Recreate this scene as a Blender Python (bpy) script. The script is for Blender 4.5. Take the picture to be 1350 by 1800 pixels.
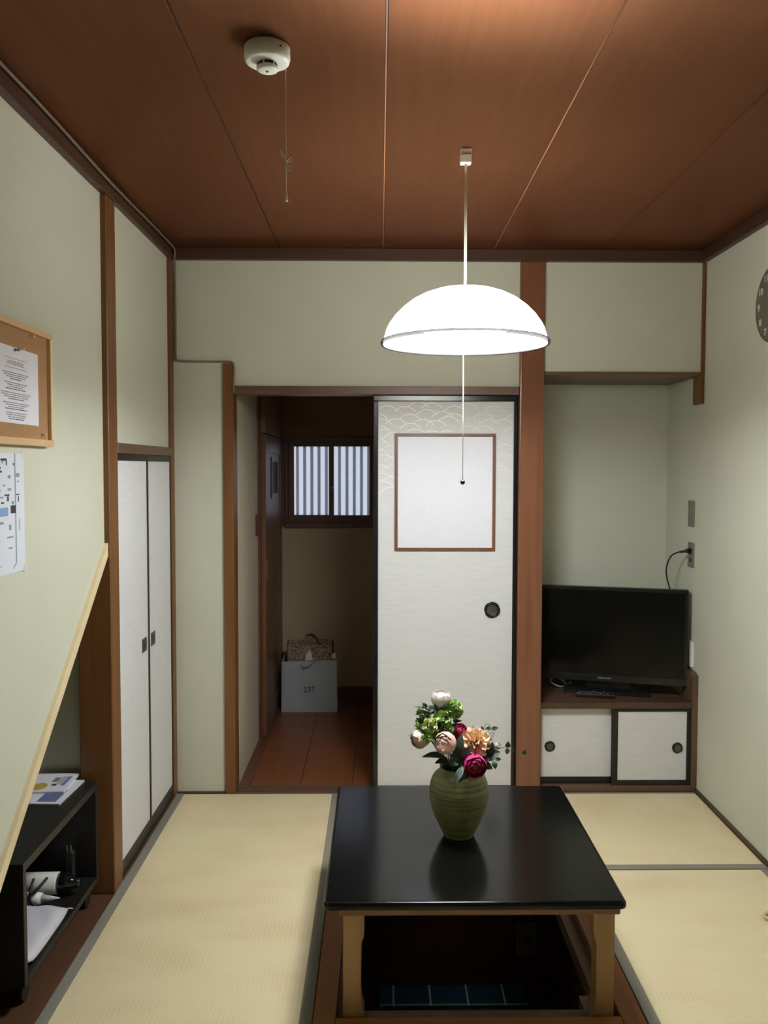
import bpy, bmesh, math, random
from mathutils import Vector, Matrix, Euler
random.seed(7)
sc = bpy.context.scene
COL = sc.collection
for o in list(bpy.data.objects):
    bpy.data.objects.remove(o)

# ------------------------------------------------------------------ camera, world, exposure
F, CX, CY = 1490.74, 686.0, 889.7            # focal length and principal point in pixels of 1350 x 1800
H = 1.4475
RV = Vector((0.99991539, -0.01283795, 0.00209894))
UV = Vector((-0.00150168, 0.04635663, 0.99892382))
FV = Vector((0.01292143, 0.99884245, -0.04633343))
cam = bpy.data.cameras.new('camera')
cam.sensor_fit = 'VERTICAL'; cam.sensor_height = 36.0
cam.lens = F/1800*36.0
cam.shift_x = -(CX-675)/1800; cam.shift_y = (CY-900)/1800
cam.clip_start = 0.02
camo = bpy.data.objects.new('camera', cam); COL.objects.link(camo)
camo.matrix_world = Matrix(((RV.x, UV.x, -FV.x, 0), (RV.y, UV.y, -FV.y, 0), (RV.z, UV.z, -FV.z, H), (0, 0, 0, 1)))
sc.camera = camo
w = bpy.data.worlds.new('sky'); sc.world = w; w.use_nodes = True
w.node_tree.nodes['Background'].inputs[0].default_value = (0.86, 0.90, 1.0, 1)
w.node_tree.nodes['Background'].inputs[1].default_value = 0.68
sc.view_settings.view_transform = 'Standard'; sc.view_settings.look = 'None'
sc.view_settings.gamma = 1.0; sc.view_settings.use_curve_mapping = False
sc.view_settings.exposure = 0.57
LAMP_RING = 112.0      # strength of the circular tube inside the pendant lamp
LAMP_SHADE = 13.0      # glow of the lamp's own diffusing shade

def at(u, v, Y):      # the point at depth Y seen at photo pixel (u, v)
    d = RV*((u-CX)/F) - UV*((v-CY)/F) + FV
    t = Y/d.y
    return Vector((d.x*t, Y, H+d.z*t))

# ------------------------------------------------------------------ materials
def lin(c):
    c = c/255.0
    return c/12.92 if c <= 0.04045 else ((c+0.055)/1.055)**2.4
def rgb(r, g, b): return (lin(r), lin(g), lin(b), 1)
MATS = {}
def mat(name, col, rough=0.5, metal=0.0, spec=0.5, coat=0.0):
    if name in MATS: return MATS[name]
    m = bpy.data.materials.new(name); m.use_nodes = True
    b = m.node_tree.nodes['Principled BSDF']
    b.inputs['Base Color'].default_value = col; b.inputs['Roughness'].default_value = rough
    b.inputs['Metallic'].default_value = metal; b.inputs['Specular IOR Level'].default_value = spec
    b.inputs['Coat Weight'].default_value = coat
    MATS[name] = m
    return m
def nodes(m): return m.node_tree.nodes, m.node_tree.links, m.node_tree.nodes['Principled BSDF']
def coords(m, scale, rot=(0, 0, 0)):
    N, L, b = nodes(m)
    tc = N.new('ShaderNodeTexCoord'); mp = N.new('ShaderNodeMapping')
    mp.inputs['Scale'].default_value = scale; mp.inputs['Rotation'].default_value = rot
    L.new(tc.outputs['Object'], mp.inputs['Vector'])
    return mp.outputs['Vector']
def noise(m, vec, scale, detail=3, dist=0.0):
    N, L, b = nodes(m); n = N.new('ShaderNodeTexNoise')
    n.inputs['Scale'].default_value = scale; n.inputs['Detail'].default_value = detail; n.inputs['Distortion'].default_value = dist
    L.new(vec, n.inputs['Vector']); return n.outputs['Fac']
def ramp(m, fac, stops):
    N, L, b = nodes(m); r = N.new('ShaderNodeValToRGB'); e = r.color_ramp.elements
    e[0].position, e[0].color = stops[0]; e[1].position, e[1].color = stops[-1]
    for s in stops[1:-1]:
        k = e.new(s[0]); k.color = s[1]
    L.new(fac, r.inputs['Fac']); return r.outputs['Color']
def bump(m, fac, strength, dist=0.002):
    N, L, b = nodes(m); n = N.new('ShaderNodeBump'); n.inputs['Strength'].default_value = strength; n.inputs['Distance'].default_value = dist
    L.new(fac, n.inputs['Height']); L.new(n.outputs['Normal'], b.inputs['Normal'])
def base(m, colour):
    N, L, b = nodes(m); L.new(colour, b.inputs['Base Color'])
def noisy(name, c0, c1, scale, rough=0.6, bumpk=0.0, stretch=(1, 1, 1), detail=4, lo=0.3, hi=0.7, **k):
    if name in MATS: return MATS[name]
    m = mat(name, c0, rough, **k)
    f = noise(m, coords(m, stretch), scale, detail)
    base(m, ramp(m, f, [(lo, c0), (hi, c1)]))
    if bumpk: bump(m, f, bumpk)
    return m
def wood(name, dark, light, axis, rough=0.4, scale=9.0, coat=0.0, bumpk=0.05, spec=0.5):
    if name in MATS: return MATS[name]
    m = mat(name, dark, rough, coat=coat, spec=spec)
    st = {'x': (0.05, 1, 1), 'y': (1, 0.05, 1), 'z': (1, 1, 0.05)}[axis]
    f = noise(m, coords(m, tuple(s*4 for s in st)), scale, 6, 0.6)
    f2 = noise(m, coords(m, st), 3.0, 2, 0.2)
    N, L, b = nodes(m)
    mx = N.new('ShaderNodeMath'); mx.operation = 'ADD'; L.new(f, mx.inputs[0]); L.new(f2, mx.inputs[1])
    mh = N.new('ShaderNodeMath'); mh.operation = 'MULTIPLY'; mh.inputs[1].default_value = 0.5; L.new(mx.outputs[0], mh.inputs[0])
    base(m, ramp(m, mh.outputs[0], [(0.36, dark), (0.64, light)]))
    if bumpk: bump(m, f, bumpk, 0.001)
    return m

def wall_mat(name, c0, c1, rough=0.8):
    m = mat(name, c0, rough)
    f = noise(m, coords(m, (1, 1, 1)), 420, 2)
    g = noise(m, coords(m, (1, 1, 1)), 3.0, 2)
    base(m, ramp(m, g, [(0.3, c0), (0.7, c1)]))
    bump(m, f, 0.25, 0.001)
    return m
M_SAGE = wall_mat('sage_vinyl', rgb(197, 199, 180), rgb(202, 203, 185))
M_BEIGE = wall_mat('beige_vinyl', rgb(196, 186, 162), rgb(202, 192, 168))
M_POST = wood('post_wood', rgb(102, 66, 36), rgb(126, 86, 48), 'z', 0.42, spec=.3)
M_POSTP = wood('polished_post_wood', rgb(104, 66, 46), rgb(130, 86, 62), 'z', 0.24, scale=6)
M_BEAMX = wood('beam_wood_x', rgb(88, 65, 49), rgb(110, 84, 66), 'x', 0.42)
M_BEAMY = wood('beam_wood_y', rgb(88, 65, 49), rgb(110, 84, 66), 'y', 0.42)
M_CROWNX = wood('crown_wood_x', rgb(62, 40, 28), rgb(78, 52, 36), 'x', 0.45)
M_CROWNY = wood('crown_wood_y', rgb(62, 40, 28), rgb(78, 52, 36), 'y', 0.45)
M_CEIL = wood('ceiling_veneer', rgb(95, 63, 42), rgb(107, 73, 50), 'y', 0.40, scale=14, bumpk=0.0, spec=0.42)
nodes(M_CEIL)[2].inputs['Metallic'].default_value = .60
tg = nodes(M_CEIL)[0].new('ShaderNodeCombineXYZ'); tg.inputs[0].default_value = 1.0      # grain runs along the room: gloss spreads across it
nodes(M_CEIL)[1].new(tg.outputs[0], nodes(M_CEIL)[2].inputs['Tangent']); nodes(M_CEIL)[2].inputs['Anisotropic'].default_value = .9
nodes(M_CEIL)[2].inputs['Specular Tint'].default_value = (1.0, .42, .22, 1)
M_GROOVE = mat('dark_groove', rgb(40, 22, 14), 0.6)
M_STRIPLIT = mat('lit_joint_strip', rgb(150, 100, 74), 0.35)  # lighter strip colour stands in for lamplight caught on the joints
M_BLACKLAC = mat('black_lacquer', rgb(22, 24, 27), 0.22)
M_BLACKFR = mat('black_frame', rgb(20, 20, 21), 0.38)
M_PALEWOOD = wood('pale_batten', rgb(222, 204, 164), rgb(232, 216, 180), 'y', 0.5)
M_RECESSF = wood('recess_floor_wood', rgb(72, 48, 31), rgb(90, 62, 41), 'y', 0.45)
M_RIM = wood('pit_rim_wood', rgb(136, 88, 42), rgb(160, 108, 58), 'y', 0.4)
M_RIMX = wood('pit_rim_wood_x', rgb(150, 98, 48), rgb(172, 116, 62), 'x', 0.4)
M_LEDGE = wood('pit_ledge_wood', rgb(108, 84, 58), rgb(126, 98, 68), 'y', 0.5)
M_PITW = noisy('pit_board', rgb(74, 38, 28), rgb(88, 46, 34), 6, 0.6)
M_HALL = wood('hall_floor_wood', rgb(104, 58, 30), rgb(120, 70, 38), 'y', 0.36, coat=0.0)
M_HALLDOOR = wood('hall_door_wood', rgb(98, 66, 40), rgb(122, 86, 54), 'z', 0.4)
M_HALLDK = wood('hall_dark_wood', rgb(84, 48, 34), rgb(104, 60, 44), 'z', 0.4)
M_HALLDKX = wood('hall_dark_wood_x', rgb(80, 46, 34), rgb(98, 58, 44), 'x', 0.4)
M_TANPAN = wood('hall_tan_panel', rgb(120, 84, 54), rgb(136, 98, 64), 'x', 0.5)

def tatami(name, axis):
    m = mat(name, rgb(206, 190, 142), 0.62, spec=0.3)
    N, L, b = nodes(m)
    tc = N.new('ShaderNodeTexCoord'); sp = N.new('ShaderNodeSeparateXYZ'); L.new(tc.outputs['Object'], sp.inputs[0])
    a, c = ('X', 'Y') if axis == 'y' else ('Y', 'X')
    def sine(out, freq, ph=0.0):
        k = N.new('ShaderNodeMath'); k.operation = 'MULTIPLY_ADD'; k.inputs[1].default_value = freq; k.inputs[2].default_value = ph
        L.new(sp.outputs[out], k.inputs[0])
        s = N.new('ShaderNodeMath'); s.operation = 'SINE'; L.new(k.outputs[0], s.inputs[0]); return s.outputs[0]
    s1 = sine(a, 2*math.pi/0.0135); s2 = sine(c, 2*math.pi/0.0075)
    mu = N.new('ShaderNodeMath'); mu.operation = 'MULTIPLY'; L.new(s1, mu.inputs[0]); L.new(s2, mu.inputs[1])
    ad = N.new('ShaderNodeMath'); ad.operation = 'MULTIPLY_ADD'; ad.inputs[1].default_value = 0.5; L.new(s1, ad.inputs[0]); L.new(mu.outputs[0], ad.inputs[2])
    n1 = noise(m, coords(m, (1, 2.5, 1) if axis == 'y' else (2.5, 1, 1)), 3, 3)
    n2 = noise(m, coords(m, (1, 1, 1)), 1.7, 2)
    mr = N.new('ShaderNodeMath'); mr.operation = 'MULTIPLY_ADD'; mr.inputs[1].default_value = 0.10; L.new(ad.outputs[0], mr.inputs[0])
    av = N.new('ShaderNodeMath'); av.operation = 'ADD'; L.new(n1, av.inputs[0]); L.new(n2, av.inputs[1])
    hv = N.new('ShaderNodeMath'); hv.operation = 'MULTIPLY'; hv.inputs[1].default_value = 0.5; L.new(av.outputs[0], hv.inputs[0])
    L.new(hv.outputs[0], mr.inputs[2])
    base(m, ramp(m, mr.outputs[0], [(0.26, rgb(208, 188, 148)), (0.5, rgb(222, 206, 168)), (0.72, rgb(220, 211, 170))]))
    bump(m, ad.outputs[0], 0.35, 0.0008)
    return m
M_TATY = tatami('tatami_rush_lengthwise', 'y'); M_TATX = tatami('tatami_rush_crosswise', 'x')
M_HERI = noisy('tatami_border_cloth', rgb(122, 118, 106), rgb(132, 128, 115), 300, 0.85)

def paper_mat(name, c0, c1):
    m = mat(name, c0, 0.75)
    f = noise(m, coords(m, (5, 5, 90)), 2.2, 4, 0.7)
    base(m, ramp(m, f, [(0.35, c0), (0.6, c1)])); bump(m, f, 0.12, 0.001)
    return m
M_FUSUMA = paper_mat('fusuma_paper', rgb(213, 214, 215), rgb(220, 221, 222))
M_WAVE = mat('white_wave_print', rgb(250, 250, 246), 0.4)
M_INSET = noisy('white_translucent_panel', rgb(226, 228, 236), rgb(230, 232, 240), 120, 0.55)
M_INSETFR = mat('walnut_inset_frame', rgb(112, 74, 56), 0.4)
M_PULL = mat('black_metal_pull', rgb(20, 19, 16), 0.35)
M_PULLIN = mat('pewter_pull_dish', rgb(92, 92, 86), 0.35, metal=0.6)
M_WHITEPL = mat('white_plastic', rgb(232, 232, 228), 0.4)
M_IVORY = mat('ivory_plastic', rgb(216, 208, 192), 0.45)
M_STEEL = noisy('brushed_steel', rgb(128, 126, 114), rgb(140, 138, 126), 60, 0.42, metal=0.55)
M_BLACKPL = mat('black_plastic', rgb(16, 16, 17), 0.4)
M_RUBBER = mat('black_rubber', rgb(14, 14, 14), 0.6)
M_SCREEN = mat('tv_screen', rgb(7, 8, 8), 0.14, spec=0.28)
M_BEZEL = mat('tv_bezel', rgb(20, 21, 23), 0.25)
M_GREYINK = mat('grey_print', rgb(120, 122, 132), 0.7)
M_DARKINK = mat('dark_print', rgb(50, 48, 58), 0.7)
M_PAPER = noisy('printer_paper', rgb(226, 226, 236), rgb(231, 231, 240), 20, 0.7)

# ------------------------------------------------------------------ builders
def tag(o, label=None, cat=None, group=None, kind=None):
    if label: o['label'] = label
    if cat: o['category'] = cat
    if group: o['group'] = group
    if kind: o['kind'] = kind
    return o
def thing(name, label, cat, loc=(0, 0, 0), rot=(0, 0, 0), group=None, kind=None):
    o = bpy.data.objects.new(name, None); COL.objects.link(o)
    o.empty_display_size = 0.05
    o.location = loc; o.rotation_euler = rot
    return tag(o, label, cat, group, kind)
def world_loc(o):
    p = Vector((0, 0, 0))
    while o is not None:
        p = p + o.location; o = o.parent
    return p
def link(name, me, material, parent=None, local=False):
    o = bpy.data.objects.new(name, me); COL.objects.link(o)
    if material is not None:
        me.materials.append(material)
    if parent is not None:
        o.parent = parent
        if not local: o.location = -world_loc(parent)
    return o
def obj(name, bm, material, parent=None, local=False, smooth=False):
    bmesh.ops.recalc_face_normals(bm, faces=bm.faces[:])
    me = bpy.data.meshes.new(name); bm.to_mesh(me); bm.free()
    if smooth:
        for f in me.polygons: f.use_smooth = True
    return link(name, me, material, parent, local)
def add_box(bm, x0, x1, y0, y1, z0, z1, bev=0.0, seg=1):
    g = bmesh.ops.create_cube(bm, size=1.0)
    for v in g['verts']:
        v.co = Vector((x0+(v.co.x+.5)*(x1-x0), y0+(v.co.y+.5)*(y1-y0), z0+(v.co.z+.5)*(z1-z0)))
    if bev:
        es = list({e for v in g['verts'] for e in v.link_edges})
        bmesh.ops.bevel(bm, geom=es, offset=bev, segments=seg, affect='EDGES', profile=0.5)
    return bm
def box(name, x0, x1, y0, y1, z0, z1, material, parent=None, bev=0.0, seg=1, local=False, smooth=False):
    return obj(name, add_box(bmesh.new(), x0, x1, y0, y1, z0, z1, bev, seg), material, parent, local, smooth)
def add_prism(bm, pts, d):       # polygon (3D points, planar) extruded by vector d
    a = [bm.verts.new(p) for p in pts]; b = [bm.verts.new(Vector(p)+Vector(d)) for p in pts]
    bm.faces.new(a); bm.faces.new(b[::-1])
    n = len(pts)
    for i in range(n):
        bm.faces.new((a[i], a[(i+1) % n], b[(i+1) % n], b[i]))
    return bm
def prism(name, pts, d, material, parent=None, local=False):
    return obj(name, add_prism(bmesh.new(), pts, d), material, parent, local)
def add_lathe(bm, prof, c, n=32, cap0=True, cap1=True):
    rings = []
    for r, z in prof:
        rings.append([bm.verts.new((c[0]+r*math.cos(2*math.pi*i/n), c[1]+r*math.sin(2*math.pi*i/n), c[2]+z)) for i in range(n)])
    for a, b in zip(rings, rings[1:]):
        for i in range(n):
            bm.faces.new((a[i], a[(i+1) % n], b[(i+1) % n], b[i]))
    if cap0: bm.faces.new(rings[0][::-1])
    if cap1: bm.faces.new(rings[-1])
    return bm
def lathe(name, prof, c, material, parent=None, n=32, cap0=True, cap1=True, local=False, smooth=True):
    return obj(name, add_lathe(bmesh.new(), prof, c, n, cap0, cap1), material, parent, local, smooth)
def frame_of(t):
    t = t.normalized()
    a = Vector((0, 0, 1)) if abs(t.z) < 0.9 else Vector((1, 0, 0))
    u = t.cross(a).normalized(); return u, t.cross(u).normalized()
def catmull(pts, k=6):
    pts = [Vector(p) for p in pts]
    out = []
    for i in range(len(pts)-1):
        p0 = pts[max(i-1, 0)]; p1 = pts[i]; p2 = pts[i+1]; p3 = pts[min(i+2, len(pts)-1)]
        for j in range(k):
            t = j/k
            out.append(0.5*((2*p1)+(p2-p0)*t+(2*p0-5*p1+4*p2-p3)*t*t+(3*p1-p0-3*p2+p3)*t**3))
    return out+[pts[-1]]
def add_tube(bm, pts, r, n=8, closed=False, smoothk=0):
    pts = catmull(pts, smoothk) if smoothk else [Vector(p) for p in pts]
    m = len(pts); rings = []; pu = None
    for i in range(m):
        if closed: t = pts[(i+1) % m]-pts[i-1]
        else: t = pts[min(i+1, m-1)]-pts[max(i-1, 0)]
        t.normalize()
        if pu is None: u, v = frame_of(t)
        else:
            u = (pu-t*pu.dot(t))
            u = u.normalized() if u.length > 1e-6 else frame_of(t)[0]
            v = t.cross(u)
        pu = u
        rr = r[i] if isinstance(r, (list, tuple)) and len(r) == m else (r if not isinstance(r, (list, tuple)) else r[0]+(r[1]-r[0])*i/(m-1))
        rings.append([bm.verts.new(pts[i]+rr*(u*math.cos(2*math.pi*k/n)+v*math.sin(2*math.pi*k/n))) for k in range(n)])
    for i in range(m if closed else m-1):
        a, b = rings[i], rings[(i+1) % m]
        for k in range(n):
            bm.faces.new((a[k], a[(k+1) % n], b[(k+1) % n], b[k]))
    if not closed:
        bm.faces.new(rings[0][::-1]); bm.faces.new(rings[-1])
    return bm
def tube(name, pts, r, material, parent=None, n=8, closed=False, smoothk=0, local=False):
    return obj(name, add_tube(bmesh.new(), pts, r, n, closed, smoothk), material, parent, local, True)
def text(name, body, size, origin, right, up, material, parent=None, depth=0.0003, align='CENTER', bold=0.0):
    cu = bpy.data.curves.new(name, 'FONT'); cu.body = body; cu.size = size; cu.extrude = depth; cu.align_x = align; cu.align_y = 'CENTER'
    cu.offset = bold; cu.resolution_u = 2
    t = bpy.data.objects.new(name, cu); COL.objects.link(t)
    dg = bpy.context.evaluated_depsgraph_get()
    me = bpy.data.meshes.new_from_object(t.evaluated_get(dg))
    bpy.data.objects.remove(t); bpy.data.curves.remove(cu)
    r = Vector(right); u = Vector(up); n = r.cross(u); o = Vector(origin)
    for v in me.vertices:
        v.co = o+r*v.co.x+u*v.co.y+n*v.co.z
    me.materials.clear(); me.name = name
    return link(name, me, material, parent)
def S(o, label, cat): return tag(o, label, cat, kind='structure')

# ------------------------------------------------------------------ key dimensions (metres)
XL, XW = -0.893, -0.913          # left: face of posts and closet, face of plaster
XR = 1.42                        # right wall
YB = 3.711                       # back wall plane
ZT, ZC = 2.335, 2.385            # underside of crown, ceiling
YF = -1.0                        # wall behind the camera

# ------------------------------------------------------------------ floor: base, mats, pit
fl = box('floor', -0.893, XR+0.05, YF-.05, 2.05, -0.14, -0.06, M_RECESSF); S(fl, 'floor base under the straw mats and dark boards of the room', 'floor')
box('floor_base', -0.893, -0.18, 2.05, 3.80, -0.14, -0.06, M_RECESSF, fl)
box('floor_base', 0.71, XR+0.05, 2.05, 3.80, -0.14, -0.06, M_RECESSF, fl)
box('floor_base', -0.18, 0.71, 2.99, 3.80, -0.14, -0.06, M_RECESSF, fl)
box('alcove_floor', 0.62, XR+.03, 3.7005, 4.22, -0.10, -0.0015, M_BEAMX, fl)
box('recess_floor', -1.46, -0.8935, YF-.05, 2.90, -0.12, -0.001, M_RECESSF, fl)
def mat_piece(x0, x1, y0, y1, m, borders, bw=0.033):
    t = box('tatami_mat', x0, x1, y0, y1, -0.055, 0.0, m, fl, bev=0.003)
    for (a, b, c, d) in borders:
        box('border', a, b, c, d, -0.03, 0.0012, M_HERI, t)
    return t
mat_piece(-0.893, -0.1745, 1.90, 3.700, M_TATY, [(-0.893, -0.860, 1.90, 3.70), (-0.2075, -0.1745, 1.90, 3.70)])
mat_piece(0.7045, 1.408, 1.18, 2.978, M_TATY, [(0.7045, 0.7355, 1.18, 2.978), (1.376, 1.408, 1.18, 2.978)])
mat_piece(-0.1735, 1.408, 2.981, 3.700, M_TATX, [(-0.1735, 1.408, 2.981, 3.016), (-0.1735, 1.408, 3.688, 3.700)])
mat_piece(-0.893, -0.1745, 0.10, 1.897, M_TATY, [(-0.893, -0.860, 0.10, 1.897), (-0.2075, -0.1745, 0.10, 1.897)])
mat_piece(-0.1735, 0.7035, 0.10, 2.078, M_TATY, [(-0.1735, -0.14, 0.1, 2.078), (0.67, 0.7035, 0.1, 2.078)])
mat_piece(0.7045, 1.408, YF, 1.177, M_TATY, [(0.7045, 0.7355, YF, 1.177), (1.376, 1.408, YF, 1.177)])
mat_piece(-0.893, 0.7035, YF, 0.097, M_TATX, [(-0.893, 0.7035, YF, YF+.033), (-0.893, 0.7035, 0.064, 0.097)])
# sunken foot well below the table
box('rim_board', -0.1735, -0.113, 2.08, 2.98, -0.06, -0.002, M_RIM, fl, bev=0.002)
box('rim_board', 0.641, 0.7035, 2.08, 2.98, -0.06, -0.002, M_RIM, fl, bev=0.002)
box('rim_board', -0.1125, 0.6405, 2.08, 2.170, -0.06, -0.002, M_RIMX, fl, bev=0.002)
box('rim_board', -0.1125, 0.6405, 2.935, 2.98, -0.06, -0.002, M_RIMX, fl, bev=0.002)
box('pit_ledge', -0.112, -0.052, 2.171, 2.934, -0.075, -0.03, M_LEDGE, fl)
box('pit_ledge', 0.600, 0.640, 2.171, 2.934, -0.075, -0.03, M_LEDGE, fl)
box('pit_ledge', -0.052, 0.600, 2.171, 2.240, -0.075, -0.03, M_LEDGE, fl)
box('pit_ledge', 0.560, 0.600, 2.240, 2.300, -0.075, -0.03, M_LEDGE, fl)
box('pit_ledge', -0.052, 0.60, 2.845, 2.934, -0.075, -0.03, M_LEDGE, fl)
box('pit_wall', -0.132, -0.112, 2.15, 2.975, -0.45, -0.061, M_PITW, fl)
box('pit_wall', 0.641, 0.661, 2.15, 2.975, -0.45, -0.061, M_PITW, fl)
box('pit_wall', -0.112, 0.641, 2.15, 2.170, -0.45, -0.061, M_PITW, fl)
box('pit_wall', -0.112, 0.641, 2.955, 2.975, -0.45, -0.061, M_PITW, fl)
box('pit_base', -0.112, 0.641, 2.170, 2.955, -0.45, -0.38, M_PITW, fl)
# hallway floor of boards beyond the doorway
hf = box('floor', -0.70, 1.1, 3.80, 5.30, -0.10, -0.022, M_HALLDK); S(hf, 'reddish brown board floor of the hallway beyond the doorway', 'floor')
xs = [-0.60, -0.36, -0.12, 0.12, 0.36, 0.62]
for i, (a, b) in enumerate(zip(xs, xs[1:])):
    for (c, d) in ((3.80, 4.62-.35*(i % 2)), (4.62-.35*(i % 2), 5.25)):
        box('floor_board', a+.0008, b-.0008, c+.0008, d-.0008, -0.022, -0.002, M_HALL, hf, bev=0.0015)

# ------------------------------------------------------------------ ceiling
ce = box('ceiling', -0.95, XR+0.06, YF-.06, 3.80, ZC+.012, ZC+.06, M_GROOVE); S(ce, 'brown wood veneer ceiling of long boards', 'ceiling')
sx = [XW-.03, -0.4306, 0.0145, 0.4955, 0.965, XR+.03]
for i in range(5):
    box('ceiling_board', sx[i]+.0022, sx[i+1]-.0022, YF-.03, 3.76, ZC, ZC+.012, M_CEIL, ce, bev=0.0015)
for i in range(1, 5):
    box('joint_strip', sx[i]-.0016, sx[i]+.0016, YF-.03, 3.70, ZC+.002, ZC+.011, M_STRIPLIT if i in (2, 3) else M_CEIL if i == 4 else M_GROOVE, ce)  # middle joints get the lit colour, the others stay dark

# ------------------------------------------------------------------ walls
# left: under the stairs the plaster stops along a slope
wl = prism('wall_left', [(XW, YF-.05, 0.0), (XW, YF-.05, ZC+.02), (XW, 2.822, ZC+.02), (XW, 2.822, 1.180), (XW, 1.447, 0.0)], (-0.05, 0, 0), M_SAGE)
S(wl, 'pale sage left wall with a slanted lower edge below the stairs', 'wall')
box('closet_header', XW-.05, XW+.008, 2.913, 3.66, 1.52, ZC+.02, M_SAGE, wl)
prism('sloped_batten', [(XW+.012, 2.842, 1.211), (XW+.012, 2.8425, 1.168), (XW+.012, 1.440, -0.035+.0), (XW+.012, 1.405, -0.022)], (-0.064, 0, 0), M_PALEWOOD, wl)
prism('recess_wall', [(-1.46, 1.2, 0), (-1.46, 2.93, 0), (-1.46, 2.93, 1.7), (-1.46, 1.2, 1.7)], (-0.04, 0, 0), M_SAGE, wl)
box('recess_wall', -1.50, -1.0, 2.86, 2.90, 0, 1.7, M_SAGE, wl)
box('recess_wall', -1.50, XW-.05, 1.16, 1.20, 0, 1.7, M_SAGE, wl)
box('recess_wall', -1.50, XW-.05, 1.16, 2.90, 1.66, 1.70, M_SAGE, wl)
wr = box('wall_right', XR, XR+.06, YF-.05, 4.25, -0.1, ZC+.05, M_SAGE); S(wr, 'pale sage right wall carrying the clock', 'wall')
wb = box('wall_back', XW-.02, -0.679, YB+.006, 3.80, -0.1, ZC+.03, M_SAGE); S(wb, 'pale sage back wall around the sliding door opening', 'wall')
box('wall_panel', -0.679, 0.62, YB+.006, 3.80, 1.797, ZC+.03, M_SAGE, wb)
box('wall_panel', 0.70, 1.407, YB+.004, 3.80, 1.864, ZC+.03, M_SAGE, wb)
wf = box('wall_front', XW-.05, XR+.05, YF-.06, YF, -0.1, ZC+.05, M_SAGE); S(wf, 'plain sage wall behind the viewer', 'wall')
al = box('wall_alcove', 0.64, XR+.05, 4.17, 4.23, -0.1, 2.45, M_SAGE); S(al, 'shaded sage back wall of the television alcove', 'wall')
box('alcove_side', 0.64, 0.675, 3.80, 4.17, -0.1, 2.45, M_SAGE, al)
box('alcove_ceiling', 0.64, XR+.05, 3.80, 4.2, 1.852, 1.90, M_BEAMX, al)
# hallway shell
hl = box('wall_hall_left', -0.70, -0.636, 3.80, 4.44, -0.1, 2.25, M_BEIGE); S(hl, 'beige hallway wall panel left of the wooden sliding door', 'wall')
box('door_header', -0.68, -0.60, 4.485, 5.30, 1.625, 2.25, M_TANPAN, hl)
box('door_pocket', -0.74, -0.68, 3.80, 5.30, -0.1, 2.25, M_HALLDK, hl)
box('floor_track', -0.636, -0.586, 3.80, 5.236, -0.0018, 0.003, M_HALLDK, hl)
box('door_post', -0.66, -0.622, 4.44, 4.485, 0.003, 1.95, M_HALLDK, hl)
hb = box('wall_hall_back', -0.66, 0.70, 5.25, 5.31, -0.1, 1.075, wall_mat('tan_vinyl', rgb(164, 146, 116), rgb(170, 152, 122))); S(hb, 'beige end wall of the hallway below the window', 'wall')
box('upper_panel', -0.66, 0.70, 5.25, 5.31, 1.628, 2.25, M_TANPAN, hb)
box('side_panel', -0.66, -0.578, 5.25, 5.31, 1.075, 1.628, M_HALLDK, hb)
box('side_panel', -0.012, 0.70, 5.25, 5.31, 1.075, 1.628, M_HALLDK, hb)
box('baseboard', -0.60, 0.62, 5.238, 5.25, -0.001, 0.075, M_HALLDKX, hb)
hr = box('wall_hall_right', 0.62, 0.64, 3.80, 5.30, -0.1, 2.30, M_BEIGE); S(hr, 'beige right wall of the hallway hidden by the sliding door', 'wall')
hc = box('ceiling', -0.70, 0.66, 3.78, 5.32, 2.24, 2.29, M_TANPAN); S(hc, 'low wooden ceiling of the dark hallway', 'ceiling')

# ------------------------------------------------------------------ trims
def T(n, label, *a, cat='trim', **k):
    o = box('trim_%d' % n, *a, **k); return S(o, label, cat)
T(1, 'dark crown moulding along the left wall carrying the pale cable', XW, XL+.006, YF, YB+.005, ZT, ZC, M_CROWNY, bev=.002)
T(2, 'dark crown moulding along the back wall', XL+.006, 1.408, YB-.022, YB+.006, ZT, ZC, M_CROWNX, bev=.002)
T(3, 'dark crown moulding along the right wall', 1.395, XR, YF, YB-.023, ZT, ZC, M_CROWNY, bev=.002)
p4 = T(4, 'thick brown post on the left wall between slanted wall and closet', -1.004, XL, 2.820, 2.913, -0.001, ZT, M_POST, cat='post', bev=.003)
T(5, 'slim brown corner post between closet and back wall', XW-.03, XL, 3.658, YB+.004, -0.001, ZT, M_POST, cat='post', bev=.002)
T(6, 'brown lintel above the narrow white closet doors', XW-.02, XL+.002, 2.914, 3.657, 1.492, 1.528, M_BEAMY, cat='lintel', bev=.002)
T(7, 'brown door jamb at the left of the hallway opening', -0.679, -0.634, YB-.008, 3.80, -0.001, 1.893, M_POST, cat='post', bev=.002)
T(8, 'brown lintel above the sliding door opening', -0.634, 0.608, YB-.008, 3.80, 1.761, 1.797, M_BEAMX, cat='lintel', bev=.002)
T(9, 'broad polished wooden pillar between sliding door and television alcove', 0.609, 0.716, 3.690, 3.80, -0.001, ZT, M_POSTP, cat='post', bev=.006, seg=3, smooth=False)
T(10, 'brown beam edge below the wall panel above the alcove', 0.717, 1.403, YB-.002, 3.80, 1.849, 1.864, M_BEAMX, cat='lintel')
T(11, 'slim brown hanging strip in the corner right of the alcove', 1.404, XR-.001, YB-.006, 3.803, 1.726, ZT, M_POST, cat='post', bev=.0015)
si = box('trim_12', -0.634, 0.608, 3.701, 3.80, -0.03, -0.003, M_BEAMX); S(si, 'grooved wooden sill of the sliding door opening', 'sill')
for y in (3.708, 3.738, 3.768, 3.792):
    box('sill_rib', -0.634, 0.608, y-.007, y+.007, -0.003, 0.002, M_BEAMX, si)
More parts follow.
